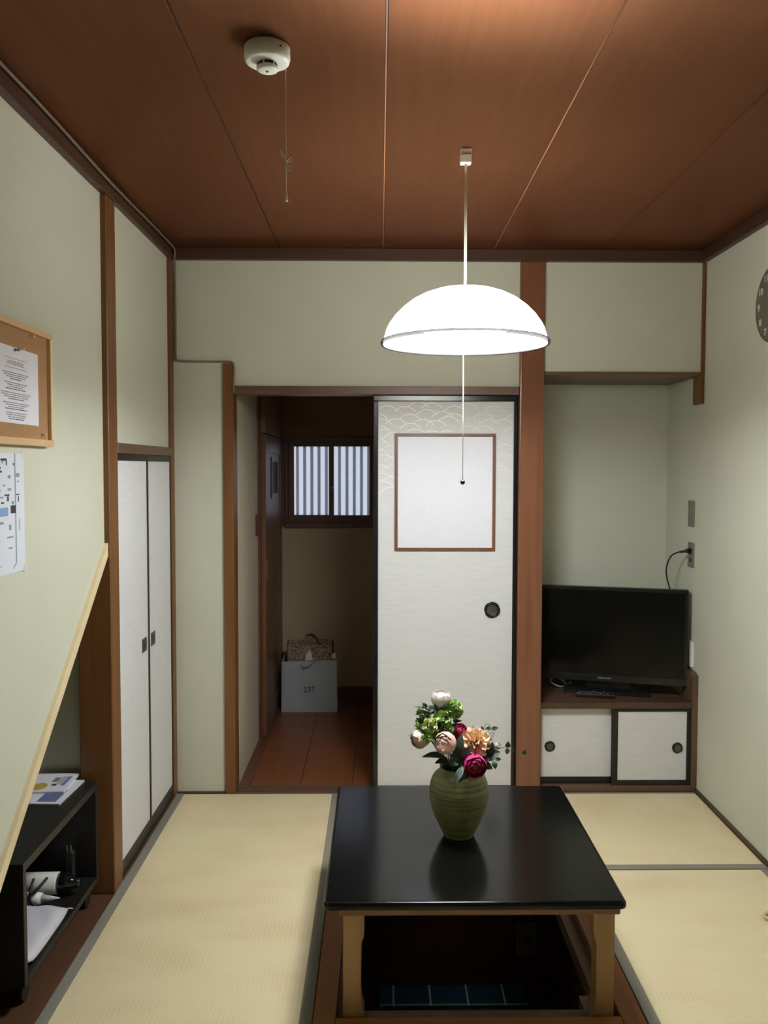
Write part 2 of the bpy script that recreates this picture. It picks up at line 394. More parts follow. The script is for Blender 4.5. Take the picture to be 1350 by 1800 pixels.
o = box('baseboard_right', 1.409, XR, YF, YB-.001, -0.001, 0.014, M_CROWNY); S(o, 'low dark brown strip along the foot of the right wall', 'baseboard')
o = box('baseboard_back', XL, -0.680, 3.701, YB+.006, -0.01, 0.006, M_CROWNX); S(o, 'thin dark strip at the foot of the narrow sage wall', 'baseboard')

# ------------------------------------------------------------------ closet doors on the left
def closet_door(n, y0, y1, hy0, hy1, label):
    t = thing('door_%d' % n, label, 'door', (XL-.01, (y0+y1)/2, 0.0), kind='structure')
    x1 = XL-.004
    box('panel', x1-.018, x1-.003, y0+.004, y1-.004, 0.062, 1.468, M_FUSUMA, t)
    fw = 0.008
    for (a, b, c, d) in ((y0, y1, 1.467, 1.4905), (y0, y1, 0.012, 0.061), (y0, y0+fw, 0.061, 1.467), (y1-fw, y1, 0.061, 1.467)):
        box('frame_rail', x1-.022, x1, a, b, c, d, M_BLACKFR, t)
    h = box('handle', x1-.006, x1-.0005, hy0, hy1, 0.738, 0.790, M_PULLIN, t)
    box('recess', x1-.004, x1+.0004, hy0+.012, hy1-.012, 0.748, 0.780, M_PULL, h)
    return t
closet_door(1, 2.914, 3.296, 3.205, 3.263, 'narrow white papered closet door beside the thick brown post')
closet_door(2, 3.298, 3.657, 3.328, 3.386, 'narrow white papered closet door beside the room corner')
o = box('trim_13', XW-.02, XL+.001, 2.914, 3.657, -0.001, 0.011, M_CROWNY); S(o, 'dark sill below the closet doors', 'sill')
box('closet_back', -1.0, XW-.021, 2.914, 3.657, 0.0, 1.5, M_GROOVE, wl)

# ------------------------------------------------------------------ sliding fusuma door
def scallop_pull(parent, cx, y, cz, r, name='handle'):
    bm = bmesh.new(); n = 64; pts = []
    for i in range(n):
        a = 2*math.pi*i/n
        q = (a-0.35) % (math.pi/2)-math.pi/4
        rr = r*(1-0.09*max(0, (abs(q)-0.62)/0.165))
        pts.append((cx+rr*math.cos(a), y, cz+rr*math.sin(a)))
    add_prism(bm, pts, (0, 0.006, 0))
    h = obj(name, bm, M_PULL, parent)
    # raised ring and dished centre
    bm = bmesh.new()
    add_tube(bm, [(cx+r*.80*math.cos(2*math.pi*i/32), y-.0005, cz+r*.80*math.sin(2*math.pi*i/32)) for i in range(32)], r*.10, 6, True)
    obj('ring', bm, M_PULL, h, smooth=True)
    bm = bmesh.new(); prof = [(0.02, .0), (.35, -.0006), (.58, -.0012), (.66, -.0022)]
    rings = [[bm.verts.new((cx+k*r*math.cos(2*math.pi*i/28), y-.0006+d, cz+k*r*math.sin(2*math.pi*i/28))) for i in range(28)] for k, d in prof]
    for a, b in zip(rings, rings[1:]):
        for i in range(28): bm.faces.new((a[i], a[(i+1) % 28], b[(i+1) % 28], b[i]))
    bm.faces.new(rings[0])
    obj('dish', bm, M_PULLIN, h, smooth=True)
    return h
FY = 3.728
fd = thing('door_3', 'tall white sliding door with wave pattern, framed blank panel and black frame', 'sliding door', (0.29, FY, 0.0), kind='structure')
x0, x1, z0, z1 = -0.027, 0.606, 0.003, 1.7605
box('panel', x0+.02, x1-.014, FY+.004, FY+.022, 0.02, 1.736, M_FUSUMA, fd)
box('frame_rail', x0, x1, FY-.003, FY+.026, 1.734, z1, M_BLACKLAC, fd, bev=.003, seg=2)
box('frame_rail', x0, x1, FY-.003, FY+.026, z0, 0.024, M_BLACKLAC, fd, bev=.003)
box('frame_stile', x0, x0+.022, FY-.003, FY+.026, 0.024, 1.734, M_BLACKLAC, fd, bev=.003, seg=2)
box('frame_stile', x1-.016, x1, FY-.003, FY+.026, 0.024, 1.734, M_BLACKLAC, fd, bev=.003, seg=2)
box('inset_panel', 0.08, 0.499, FY+.001, FY+.006, 1.089, 1.582, M_INSET, fd)
for (a, b, c, d) in ((0.067, 0.512, 1.580, 1.594), (0.067, 0.512, 1.077, 1.091), (0.067, 0.081, 1.091, 1.580), (0.498, 0.512, 1.091, 1.580)):
    box('inset_frame', a, b, FY-.003, FY+.005, c, d, M_INSETFR, fd, bev=.001)
scallop_pull(fd, 0.501, FY-.002, 0.815, 0.0355)
bm = bmesh.new()
arcs = [(155,117),(310,122),(430,82),(550,90),(500,150),(745,118),(860,97),(640,165),(740,187),(350,190),(230,230),(470,235),(690,210),(585,245),(360,270),
        (100,230),(60,180),(75,290),(130,320),(400,320),(545,335),(680,335),(880,290),(1000,292),(1050,235),(1000,180),(1090,120),(1270,195),(1170,235),
        (215,350),(60,400),(190,462),(80,505),(120,548),(215,560),(90,635),(200,640),(110,710),(195,738),(1190,457),(1190,540),(1130,640),(1270,300),(120,780),(190,830)]
def sect(px, pz, r, wd, a0, a1, n=14):
    prev = None
    for i in range(n+1):
        a = a0+(a1-a0)*i/n
        q = []
        for rr in (r-wd/2, r+wd/2):
            q.append((px+rr*math.sin(a), pz+rr*math.cos(a)-r))
        ok = all((-0.004 < x < 0.589) and z < 1.733 and not (0.066 < x < 0.513 and z < 1.595) for x, z in q)
        vs = [bm.verts.new((x, FY+.0034, z)) for x, z in q] if ok else None
        if vs and prev: bm.faces.new((prev[0], prev[1], vs[1], vs[0]))
        prev = vs
for (ax, ay) in arcs:
    px = at(650+ax/5.0, 690+ay/5.0, FY)
    fade = 1.0 if ax < 800 else 0.6
    if ay > 400: fade *= 0.75
    sect(px.x, px.z, 0.056, 0.0036*fade, -0.95, 0.95)
bmesh.ops.delete(bm, geom=[v for v in bm.verts if not v.link_faces], context='VERTS')
o = obj('wave_print', bm, M_WAVE, fd); o['label'] = 'white printed wave arcs'

# ------------------------------------------------------------------ hallway window and door
wn = thing('window_1', 'two-pane sliding hallway window with dark frame and striped daylight', 'window', (-0.30, 5.25, 1.08), kind='structure')
WY = 5.235
for a in ((-0.585, -0.005, 1.60, 1.632), (-0.585, -0.005, 1.068, 1.10), (-0.585, -0.562, 1.10, 1.60), (-0.03, -0.005, 1.10, 1.60)):
    box('window_frame', a[0], a[1], WY, 5.30, a[2], a[3], M_HALLDKX, wn, bev=.002)
m = bpy.data.materials.new('frosted_pane'); m.use_nodes = True
N = m.node_tree.nodes; N.clear(); L = m.node_tree.links
om = N.new('ShaderNodeOutputMaterial'); mx = N.new('ShaderNodeMixShader'); tr = N.new('ShaderNodeBsdfTransparent'); tl = N.new('ShaderNodeBsdfTranslucent')
tr.inputs[0].default_value = (.93, .95, 1, 1); tl.inputs[0].default_value = (.8, .82, .85, 1); mx.inputs[0].default_value = 0.22
L.new(tr.outputs[0], mx.inputs[1]); L.new(tl.outputs[0], mx.inputs[2]); L.new(mx.outputs[0], om.inputs[0])
M_PANE = m
def sash(x0, x1, y, px0, px1):
    s = box('sash_stile', x0, px0, y, y+.02, 1.10, 1.60, M_HALLDK, wn, bev=.0015)
    box('sash_stile', px1, x1, y, y+.02, 1.10, 1.60, M_HALLDK, wn, bev=.0015)
    box('sash_rail', px0, px1, y, y+.02, 1.572, 1.60, M_HALLDKX, wn, bev=.0015)
    box('sash_rail', px0, px1, y, y+.02, 1.10, 1.147, M_HALLDKX, wn, bev=.0015)
    box('pane', px0, px1, y+.008, y+.012, 1.147, 1.572, M_PANE, wn)
sash(-0.562, -0.285, 5.268, -0.530, -0.312)
sash(-0.312, -0.03, 5.244, -0.281, -0.060)
lathe('sash_lock', [(0.003, 0), (0.009, .001), (0.009, .016), (0.003, .017)], (-0.294, 5.240, 1.31), M_STEEL, wn, 12)
# corrugated sheet outside the panes, seen as vertical stripes
bars = [-0.513, -0.468, -0.423, -0.378, -0.332, -0.250, -0.203, -0.157, -0.112, -0.067]
for x in bars:
    tube('outside_bar', [(x, 5.325, 0.95), (x, 5.325, 1.75)], 0.0098, mat('outside_slat', rgb(104, 108, 126), 0.6), wn, 8)
hd = thing('door_4', 'dark wooden sliding door with small glass pane in the hallway', 'door', (-0.61, 4.75, 0.0), kind='structure')
box('panel', -0.625, -0.605, 4.49, 5.235, 0.004, 1.618, M_HALLDOOR, hd)
for (a, b, c, d) in ((4.487, 4.60, 0.004, 1.62), (5.12, 5.236, 0.004, 1.62), (4.60, 5.12, 0.004, 0.12), (4.60, 5.12, 1.52, 1.62)):
    box('door_stile', -0.628, -0.600, a, b, c, d, M_HALLDOOR, hd, bev=.002)
dw = box('pane_frame', -0.606, -0.598, 4.74, 5.02, 1.27, 1.50, M_HALLDK, hd)
box('pane', -0.5985, -0.5965, 4.77, 4.99, 1.295, 1.475, mat('dark_glass', rgb(30, 34, 38), 0.1), dw)
h = box('handle', -0.600, -0.5965, 4.515, 4.575, 0.84, 0.94, M_STEEL, hd)
box('finger_slot', -0.5968, -0.5962, 4.530, 4.560, 0.865, 0.915, M_PULL, h)
o = box('switch_plate', -0.6358, -0.629, 4.35, 4.42, 1.09, 1.20, M_HALLDK, None, bev=.001); tag(o, 'small dark switch plate on the beige hallway wall', 'switch plate')

# ------------------------------------------------------------------ low cabinet in the alcove
lc = thing('low_cabinet', 'built-in low alcove cabinet with brown frame and two white sliding doors', 'cabinet', (1.07, 3.95, 0))
box('top', 0.676, 1.393, YB+.002, 4.168, 0.374, 0.401, wood('shelf_wood', rgb(64, 43, 30), rgb(82, 58, 43), 'x', .4), lc, bev=.002)
box('bottom_rail', 0.717, 1.393, YB+.0, 3.80, -0.001, 0.026, M_BEAMX, lc, bev=.002)
sp = prism('trim_14', [(1.3935, YB, 0), (1.3935, 3.835, 0), (1.3935, 3.835, .532), (1.3935, YB+.035, .532), (1.3935, YB, .522)], (0.026, 0, 0), wood('upright_wood', rgb(84, 62, 42), rgb(104, 80, 57), 'z', .42)); S(sp, 'short brown upright at the right end of the alcove cabinet', 'post')
box('back_panel', 0.676, 1.393, 4.10, 4.16, 0.0, 0.374, M_GROOVE, lc)
def small_door(xa, xb, y, hx, fr):
    d = box('door', xa, xb, y+.003, y+.014, 0.03, 0.372, M_FUSUMA, lc)
    l, r_, b, t_ = fr
    for (p, q, s, u) in ((xa, xb, 0.372-t_, 0.3735), (xa, xb, 0.027, 0.03+b), (xa, xa+l, 0.03+b, 0.372-t_), (xb-r_, xb, 0.03+b, 0.372-t_)):
        box('frame_rail', p, q, y, y+.016, s, u, M_BLACKFR, d)
    scallop_pull(d, hx, y-.001+.002, 0.195, 0.0245)
small_door(0.7175, 1.060, 3.742, 0.767, (.009, .009, .027, .006))
small_door(1.040, 1.3925, 3.718, 1.334, (.026, .018, .020, .012))

# ------------------------------------------------------------------ television and what lies around it
ang = math.atan2(3.78-3.962, 1.40-0.722)
tvc = Vector(((1.398+0.722)/2, (3.785+3.967)/2, 0.401))
tv = thing('television', 'black flat-screen television turned slightly toward the room in the alcove', 'television', tvc, (0, 0, ang))
W2 = 0.349
box('casing', -W2, W2, 0.004, 0.040, 0.052, 0.492, M_BLACKPL, tv, bev=.004, seg=2, local=True)
box('back_bulge', -0.25, 0.25, 0.040, 0.075, 0.08, 0.40, M_BLACKPL, tv, bev=.008, local=True)
box('screen', -W2+.014, W2-.014, -0.0005, 0.005, 0.086, 0.476, M_SCREEN, tv, local=True)
box('bezel', -W2, W2, -0.004, 0.006, 0.052, 0.087, M_BEZEL, tv, bev=.002, local=True)
box('bezel', -W2, W2, -0.003, 0.006, 0.475, 0.492, M_BEZEL, tv, bev=.002, local=True)
box('bezel', -W2, -W2+.015, -0.003, 0.006, 0.087, 0.475, M_BEZEL, tv, bev=.002, local=True)
box('bezel', W2-.015, W2, -0.003, 0.006, 0.087, 0.475, M_BEZEL, tv, bev=.002, local=True)
bm = bmesh.new()
for i in range(8): add_box(bm, -0.045+i*.0078, -0.0395+i*.0078, -0.0046, -0.0038, 0.067, 0.0735)
o = obj('brand_plate', bm, M_GREYINK, tv, local=True)
o = lathe('power_light', [(0.0001, -.002), (.002, -.002), (.002, .002), (.0001, .002)], (-W2+.012, -.005, .07), M_WHITEPL, tv, 8, local=True)
box('neck', -0.10, 0.10, 0.015, 0.055, 0.012, 0.075, M_BEZEL, tv, bev=.003, local=True)
box('stand_base', -0.20, 0.19, -0.035, 0.165, 0.0, 0.013, M_BLACKLAC, tv, bev=.003, local=True)
rm = thing('remote_control', 'black remote control lying in front of the television stand', 'remote control', (0.985, 3.815, 0.4012), (0, 0, -0.217))
box('body', -0.088, 0.088, -0.022, 0.022, 0.0, 0.018, M_BLACKPL, rm, bev=.004, seg=2, local=True)
for i in range(9):
    for j in range(3):
        box('button', -0.076+i*.016, -0.066+i*.016, -0.015+j*.011, -0.008+j*.011, 0.0175, 0.0198, M_GREYINK if (i+j) % 3 == 0 else M_RUBBER, rm, local=True)
o = tube('white_cable', [at(u, v, y) for u, v, y in ((1004, 1199, 4.02), (996, 1204, 3.99), (985, 1206.5, 3.975), (973, 1202, 3.975), (967.5, 1196, 3.985), (974, 1192, 4.0), (986, 1194, 4.0), (994, 1201, 3.99), (1003, 1208, 4.0))], 0.0028, M_WHITEPL, None, 6, smoothk=6)
tag(o, 'thin white cable curled on the shelf behind the television', 'cable')
pc = thing('power_cord', 'black power cord looping from wall socket to behind the television', 'power cord', (1.405, 3.83, 1.06))
tube('cord', [(1.392, 3.832, 1.066), (1.370, 3.842, 1.062), (1.342, 3.868, 1.040), (1.330, 3.893, 0.985), (1.338, 3.905, 0.93), (1.352, 3.905, 0.88), (1.356, 3.90, 0.82)], 0.0034, M_RUBBER, pc, 8, smoothk=6)
tube('plug', [(1.412, 3.828, 1.069), (1.400, 3.829, 1.068), (1.392, 3.831, 1.066), (1.372, 3.841, 1.062)], [0.011, 0.010, 0.0065, 0.005], M_RUBBER, pc, 8)
def plate(name, label, y0, y1, z0, z1, m, holes=(), th=.007):
    t = thing(name, label, 'wall plate', (XR, (y0+y1)/2, (z0+z1)/2))
    box('cover', XR-th, XR-.0002, y0, y1, z0, z1, m, t, bev=.0015)
    for (a, b, c, d) in holes:
        box('socket', XR-th-.0012, XR-th+.001, a, b, c, d, M_PULL, t)
plate('blank_wall_plate', 'plain steel wall plate, upper one above the television', 3.792, 3.860, 1.180, 1.297, M_STEEL)
plate('socket_plate', 'steel socket plate with the black plug, below the plain plate', 3.787, 3.855, 0.995, 1.107, M_STEEL, [(3.808, 3.834, 1.050, 1.080), (3.808, 3.834, 1.018, 1.038)])
plate('antenna_plate', 'white wall plate half hidden behind the right edge of the television', 3.772, 3.842, 0.545, 0.660, M_WHITEPL, (), .010)

# ------------------------------------------------------------------ wall clock
ck = thing('wall_clock', 'round grey-brown wall clock with white numerals, cut by the right picture edge', 'clock', (XR, 3.049, 2.037))
def disc(bm, x0, x1, y, z, r, n=48):
    add_prism(bm, [(x0, y+r*math.cos(2*math.pi*i/n), z+r*math.sin(2*math.pi*i/n)) for i in range(n)], (x1-x0, 0, 0)); return bm
obj('face', disc(bmesh.new(), XR-.012, XR-.0002, 3.049, 2.037, .1385), noisy('clock_face', rgb(96, 88, 76), rgb(112, 104, 90), 14, .5), ck)
bm = bmesh.new(); add_tube(bm, [(XR-.010, 3.049+.137*math.cos(2*math.pi*i/48), 2.037+.137*math.sin(2*math.pi*i/48)) for i in range(48)], .0035, 8, True)
obj('rim', bm, mat('clock_rim', rgb(84, 78, 66), .4), ck, smooth=True)
for k in range(1, 13):
    a = math.pi/2-k*math.pi/6
    text('numeral', str(k), 0.036, (XR-.0126, 3.049-.112*math.cos(a), 2.037+.112*math.sin(a)), (0, -1, 0), (0, 0, 1), M_WHITEPL, ck, bold=.0004)
for (a, l, wd) in ((math.radians(60), .06, .004), (math.radians(-40), .09, .003)):
    d = Vector((0, -math.cos(a), math.sin(a))); n = Vector((0, d.z, -d.y))
    c = Vector((XR-.0145, 3.049, 2.037))
    prism('hand', [c-n*wd, c+n*wd, c+d*l+n*wd*.4, c+d*l-n*wd*.4], (0.0012, 0, 0), M_WHITEPL, ck)

# ------------------------------------------------------------------ cork board, notice, map on the left wall
XN = XW+.001
cb = thing('cork_board', 'cork pin board with pale wooden frame on the left wall', 'pin board', (XW, 2.0, 1.65))
M_CORK = noisy('cork', rgb(156, 116, 76), rgb(172, 132, 92), 160, .8, .2)
M_CBFR = wood('cork_frame_wood', rgb(206, 170, 124), rgb(220, 186, 142), 'y', .5)
M_CBFRZ = wood('cork_frame_wood_z', rgb(222, 196, 148), rgb(232, 208, 164), 'z', .5)
box('cork_sheet', XN, XN+.010, 1.66, 2.33, 1.515, 1.795, M_CORK, cb)
box('frame_rail', XN, XN+.020, 1.645, 2.344, 1.790, 1.806, M_CBFR, cb, bev=.001)
box('frame_rail', XN, XN+.020, 1.645, 2.344, 1.500, 1.518, M_CBFR, cb, bev=.001)
box('frame_stile', XN, XN+.020, 2.328, 2.344, 1.518, 1.790, M_CBFRZ, cb, bev=.001)
box('frame_stile', XN, XN+.020, 1.645, 1.661, 1.518, 1.790, M_CBFRZ, cb, bev=.001)
nt = thing('house_rules_notice', 'white printed notice sheet pinned on the cork board', 'notice', (XW+.012, 2.16, 1.645))
XP = XW+.0125
ly0, ly1 = 2.005, 2.262
box('sheet', XP-.0006, XP, ly0, ly1, 1.553, 1.740, M_PAPER, nt)
yc = 2.125
text('title', 'HOUSE RULES', 0.0150, (XP+.0002, yc, 1.700), (0, 1, 0), (0, 0, 1), M_GREYINK, nt, depth=.0001)
bm = bmesh.new()
for z in (1.7115, 1.6885): add_box(bm, XP, XP+.0002, yc-.062, yc+.062, z-.0006, z+.0006)
obj('title_rule', bm, M_GREYINK, nt)
random.seed(3)
rows = []
z = 1.676
for blk, ws in enumerate(([.075, .068, .055, .032], [.066, .05, .04, .058], [.088, .084, .07, .045], [.076, .062, .045, .066], [.06, .056, .05, .044])):
    for i, wd in enumerate(ws):
        rows.append((z, wd, i == len(ws)-1)); z -= 0.0050
    z -= 0.0045
bm = bmesh.new(); bd = bmesh.new()
for (z, wd, b) in rows:
    y = yc-wd
    while y < yc+wd-.004:
        l = min(random.uniform(.006, .02), yc+wd-y)
        add_box(bd if b else bm, XP, XP+.00025, y, y+l, z-.0011, z+.0011); y += l+.0028
obj('text_lines', bm, M_GREYINK, nt)['kind'] = 'stuff'; obj('bold_text_lines', bd, M_DARKINK, nt)['kind'] = 'stuff'
mp_ = thing('route_map', 'white map sheet with blue bar taped below the cork board', 'map', (XW, 2.1, 1.33))
XM = XW+.0022
box('sheet', XW+.0004, XM, 1.86, 2.186, 1.181, 1.479, noisy('map_paper', rgb(216, 222, 234), rgb(222, 228, 240), 8, .5), mp_)
M_MAPGR = mat('map_grey', rgb(132, 146, 160), .6); M_MAPBL = mat('map_blue', rgb(126, 158, 206), .6); M_MAPGN = mat('map_green', rgb(126, 160, 142), .6)
box('road', XM, XM+.0003, 2.130, 2.136, 1.205, 1.479, M_MAPGR, mp_)
prism('road', [(XM, 2.130, 1.206), (XM, 2.136, 1.206), (XM, 2.118, 1.192), (XM, 2.112, 1.192)], (.0003, 0, 0), M_MAPGR, mp_)
box('river_bar', XM, XM+.0003, 1.87, 2.090, 1.325, 1.346, M_MAPBL, mp_)
box('station_mark', XM, XM+.0004, 2.105, 2.134, 1.330, 1.350, M_DARKINK, mp_)
box('green_mark', XM, XM+.0004, 2.138, 2.158, 1.420, 1.430, M_MAPGN, mp_)
bm = bmesh.new()
for (y, z, a, b) in ((2.07, 1.463, .034, .006), (2.085, 1.455, .006, .012), (2.062, 1.457, .004, .006), (2.05, 1.443, .006, .006), (2.05, 1.434, .018, .005), (2.125, 1.452, .006, .006),
                     (2.085, 1.376, .028, .004), (2.09, 1.367, .010, .012), (2.146, 1.376, .020, .003), (2.15, 1.365, .006, .014), (2.118, 1.356, .006, .008), (2.06, 1.358, .016, .004), (2.15, 1.409, .006, .004)):
    add_box(bm, XM, XM+.0003, y-a/2, y+a/2, z-b/2, z+b/2)
obj('dark_marks', bm, M_DARKINK, mp_)['kind'] = 'stuff'
bm = bmesh.new()
for (y, z, a, b) in ((2.10, 1.421, .016, .008), (2.07, 1.40, .014, .004), (2.045, 1.387, .014, .004), (2.10, 1.366, .0, .0), (2.10, 1.39, .02, .006), (2.055, 1.371, .02, .004), (2.05, 1.309, .03, .006), (2.10, 1.296, .012, .014), (2.10, 1.272, .036, .004), (2.10, 1.245, .02, .004), (2.02, 1.205, .06, .002), (2.155, 1.30, .004, .03)):
    if a: add_box(bm, XM, XM+.0003, y-a/2, y+a/2, z-b/2, z+b/2)
obj('grey_marks', bm, M_MAPGR, mp_)['kind'] = 'stuff'
for z in (1.187, 1.474):
    box('corner_tape', XM, XM+.0006, 2.176, 2.194, z-.009, z+.009, mat('clear_tape', rgb(222, 224, 214), .25), mp_)
M_PIN = mat('clear_pin', rgb(240, 226, 196), .2)
for (u, v, lab, xx) in ((53, 591, 'clear push pin near the top edge of the cork board', .0111), (74, 764, 'clear push pin in the lower right corner of the cork board', .0111), (26, 615, 'darker push pin at the top edge of the notice', .0131), (35, 614, 'pale push pin right of the darker one at the top edge of the notice', .0131)):
    d = RV*((u-CX)/F)-UV*((v-CY)/F)+FV; t = (XW+xx)/d.x; y, z = d.y*t, H+d.z*t
    pn = thing('push_pin', lab, 'push pin', (XW+xx, y, z), (0, math.pi/2, 0), group='push pins on the cork board')
    lathe('head', [(.0035, 0), (.0042, .001), (.0024, .003), (.0024, .008), (.0040, .0095), (.0036, .011)], (0, 0, 0), M_PIN if 'dark' not in lab[:4] else M_GREYINK, pn, 10, local=True)

# ------------------------------------------------------------------ cable under the ceiling
cable = [(-0.874, y, 2.372-.004*math.sin(y*5)) for y in (0.0, 0.6, 1.2, 1.7, 2.1, 2.35, 2.6, 2.8, 3.0, 3.2, 3.4, 3.55, 3.66)]
cable += [(-0.876, 3.684, 2.362), (-0.880, 3.690, 2.335), (-0.881, 3.702, 2.30), (-0.880, 3.704, 2.1), (-0.881, 3.705, 1.95), (-0.878, 3.706, 1.912), (-0.862, 3.708, 1.903), (-0.78, 3.708, 1.901), (-0.70, 3.708, 1.9005), (-0.650, 3.706, 1.900), (-0.632, 3.704, 1.889), (-0.630, 3.703, 1.85), (-0.632, 3.699, 1.80), (-0.630, 3.696, 1.765)]
o = tube('ceiling_cable', cable, 0.0046, mat('taupe_cable', rgb(122, 104, 92), .45), None, 8, smoothk=4)
tag(o, 'long taupe cable running along the left ceiling edge and down the corner', 'cable')

# ------------------------------------------------------------------ smoke detector with pull cord
sd = thing('smoke_detector', 'round white smoke detector with pull cord on the ceiling', 'smoke detector', (-0.252, 1.944, ZC))
c = (-0.252, 1.944, ZC)
lathe('body', [(.048, -.0004), (.051, -.004), (.0515, -.026), (.049, -.034), (.044, -.037), (.024, -.0375)], c, M_WHITEPL, sd, 40)
lathe('sensor_vent', [(.0215, -.037), (.0215, -.0455)], c, M_RUBBER, sd, 24)
for i in range(6):
    a = i*math.pi/3+.3
    tube('vent_rib', [(c[0]+.0225*math.cos(a), c[1]+.0225*math.sin(a), ZC-.036), (c[0]+.0225*math.cos(a), c[1]+.0225*math.sin(a), ZC-.047)], .0016, M_WHITEPL, sd, 6)
lathe('sensor_cap', [(.023, -.045), (.0245, -.048), (.023, -.052), (.016, -.054), (.003, -.0545)], c, M_WHITEPL, sd, 28)
lathe('test_light', [(.0003, -.0542), (.0032, -.0545), (.003, -.0556), (.0003, -.0556)], c, M_RUBBER, sd, 10)
lathe('side_hole', [(.0003, -.0016), (.0022, -.0016), (.0022, .0016), (.0003, .0016)], (c[0]+.034, c[1]-.0385, ZC-.017), M_RUBBER, sd, 8)
pcx, pcy = -0.2135, 1.97
cd = tube('pull_cord', [(pcx, pcy, 2.352), (pcx, pcy, 2.068)], 0.0009, M_IVORY, sd, 6)
tube('bow', [(pcx, pcy, 2.139), (pcx+.008, pcy, 2.150), (pcx+.0145, pcy-.002, 2.149), (pcx+.012, pcy-.003, 2.142), (pcx, pcy-.001, 2.137), (pcx-.002, pcy, 2.128), (pcx+.001, pcy, 2.120), (pcx+.003, pcy, 2.128), (pcx, pcy, 2.137), (pcx+.006, pcy, 2.130), (pcx+.009, pcy, 2.124), (pcx+.005, pcy, 2.122), (pcx, pcy, 2.136)], .0009, M_IVORY, cd, 6, smoothk=5)
bm = bmesh.new(); add_tube(bm, [(pcx, pcy, 2.146), (pcx-.003, pcy, 2.152), (pcx-.007, pcy, 2.160), (pcx-.010, pcy, 2.166), (pcx-.0115, pcy, 2.169)], [.001, .0022, .0036, .0042, .0015], 10)
obj('cord_tag', bm, mat('pale_pink_plastic', rgb(222, 200, 192), .4), cd, smooth=True)
lathe('cord_end', [(.0022, 2.072), (.0028, 2.068), (.0042, 2.055), (.0038, 2.053)], (pcx, pcy, 0), M_IVORY, cd, 12)

# ------------------------------------------------------------------ pendant lamp
LX, LY = 0.2545, 2.547
lp = thing('pendant_lamp', 'lit white dome pendant lamp hanging over the low black table', 'lamp', (LX, LY, ZC))
M_SHADE = bpy.data.materials.new('glowing_shade'); M_SHADE.use_nodes = True
N = M_SHADE.node_tree.nodes; N.clear(); L = M_SHADE.node_tree.links
om = N.new('ShaderNodeOutputMaterial'); df = N.new('ShaderNodeBsdfDiffuse'); tl = N.new('ShaderNodeBsdfTranslucent'); em = N.new('ShaderNodeEmission'); tr = N.new('ShaderNodeBsdfTransparent')
df.inputs[0].default_value = (.85, .85, .84, 1); tl.inputs[0].default_value = (.8, .8, .79, 1); em.inputs[0].default_value = (1.0, .97, .91, 1); em.inputs[1].default_value = LAMP_SHADE
m1 = N.new('ShaderNodeMixShader'); m1.inputs[0].default_value = .2; L.new(df.outputs[0], m1.inputs[1]); L.new(tl.outputs[0], m1.inputs[2])
m2 = N.new('ShaderNodeMixShader'); m2.inputs[0].default_value = .05; L.new(m1.outputs[0], m2.inputs[1]); L.new(tr.outputs[0], m2.inputs[2])
tcs = N.new('ShaderNodeTexCoord'); sps = N.new('ShaderNodeSeparateXYZ'); L.new(tcs.outputs['Object'], sps.inputs[0])
mrs = N.new('ShaderNodeMapRange'); mrs.inputs['From Min'].default_value = 1.885; mrs.inputs['From Max'].default_value = 1.965   # the tubes sit low, the crown of the dome glows less
mrs.inputs['To Min'].default_value = LAMP_SHADE; mrs.inputs['To Max'].default_value = LAMP_SHADE*.12
L.new(sps.outputs['Z'], mrs.inputs['Value']); L.new(mrs.outputs[0], em.inputs[1])
a1 = N.new('ShaderNodeAddShader'); L.new(m2.outputs[0], a1.inputs[0]); L.new(em.outputs[0], a1.inputs[1]); L.new(a1.outputs[0], om.inputs[0])
prof = [(.2440, 0.0), (.2440, .006), (.2395, .020), (.2345, .036), (.2335, .040), (.2250, .056), (.2080, .080), (.1850, .103), (.1580, .124), (.1260, .141), (.0920, .153), (.0560, .160), (.022, .163)]
lathe('shade', prof, (LX, LY, 1.816), M_SHADE, lp, 72, cap0=False, cap1=False)
M_SMOKE = bpy.data.materials.new('smoked_rim'); M_SMOKE.use_nodes = True
N = M_SMOKE.node_tree.nodes; b = N['Principled BSDF']; b.inputs['Base Color'].default_value = (.01, .01, .012, 1); b.inputs['Roughness'].default_value = .3
L = M_SMOKE.node_tree.links; tr = N.new('ShaderNodeBsdfTransparent'); mx = N.new('ShaderNodeMixShader'); mx.inputs[0].default_value = .018
L.new(b.outputs[0], mx.inputs[1]); L.new(tr.outputs[0], mx.inputs[2]); L.new(mx.outputs[0], N['Material Output'].inputs[0])
lathe('rim', [(.2435, -.0050), (.2505, -.0060), (.2525, .0), (.2505, .0060), (.2440, .0055)], (LX, LY, 1.816), M_SMOKE, lp, 72, cap0=False, cap1=False)
M_TUBE = bpy.data.materials.new('lit_tube'); M_TUBE.use_nodes = True
N = M_TUBE.node_tree.nodes; N.clear(); om = N.new('ShaderNodeOutputMaterial'); em = N.new('ShaderNodeEmission'); em.inputs[0].default_value = (.94, .985, 1.0, 1); em.inputs[1].default_value = LAMP_RING
M_TUBE.node_tree.links.new(em.outputs[0], om.inputs[0])
for (r, z) in ((.118, 1.862), (.088, 1.885)):
    tube('ring_tube', [(LX+r*math.cos(2*math.pi*i/36), LY+r*math.sin(2*math.pi*i/36), z) for i in range(36)], .0125, M_TUBE, lp, 10, True)
lathe('lamp_holder', [(.030, 1.880), (.045, 1.900), (.045, 1.955), (.022, 1.975)], (LX, LY, 0), M_WHITEPL, lp, 24)
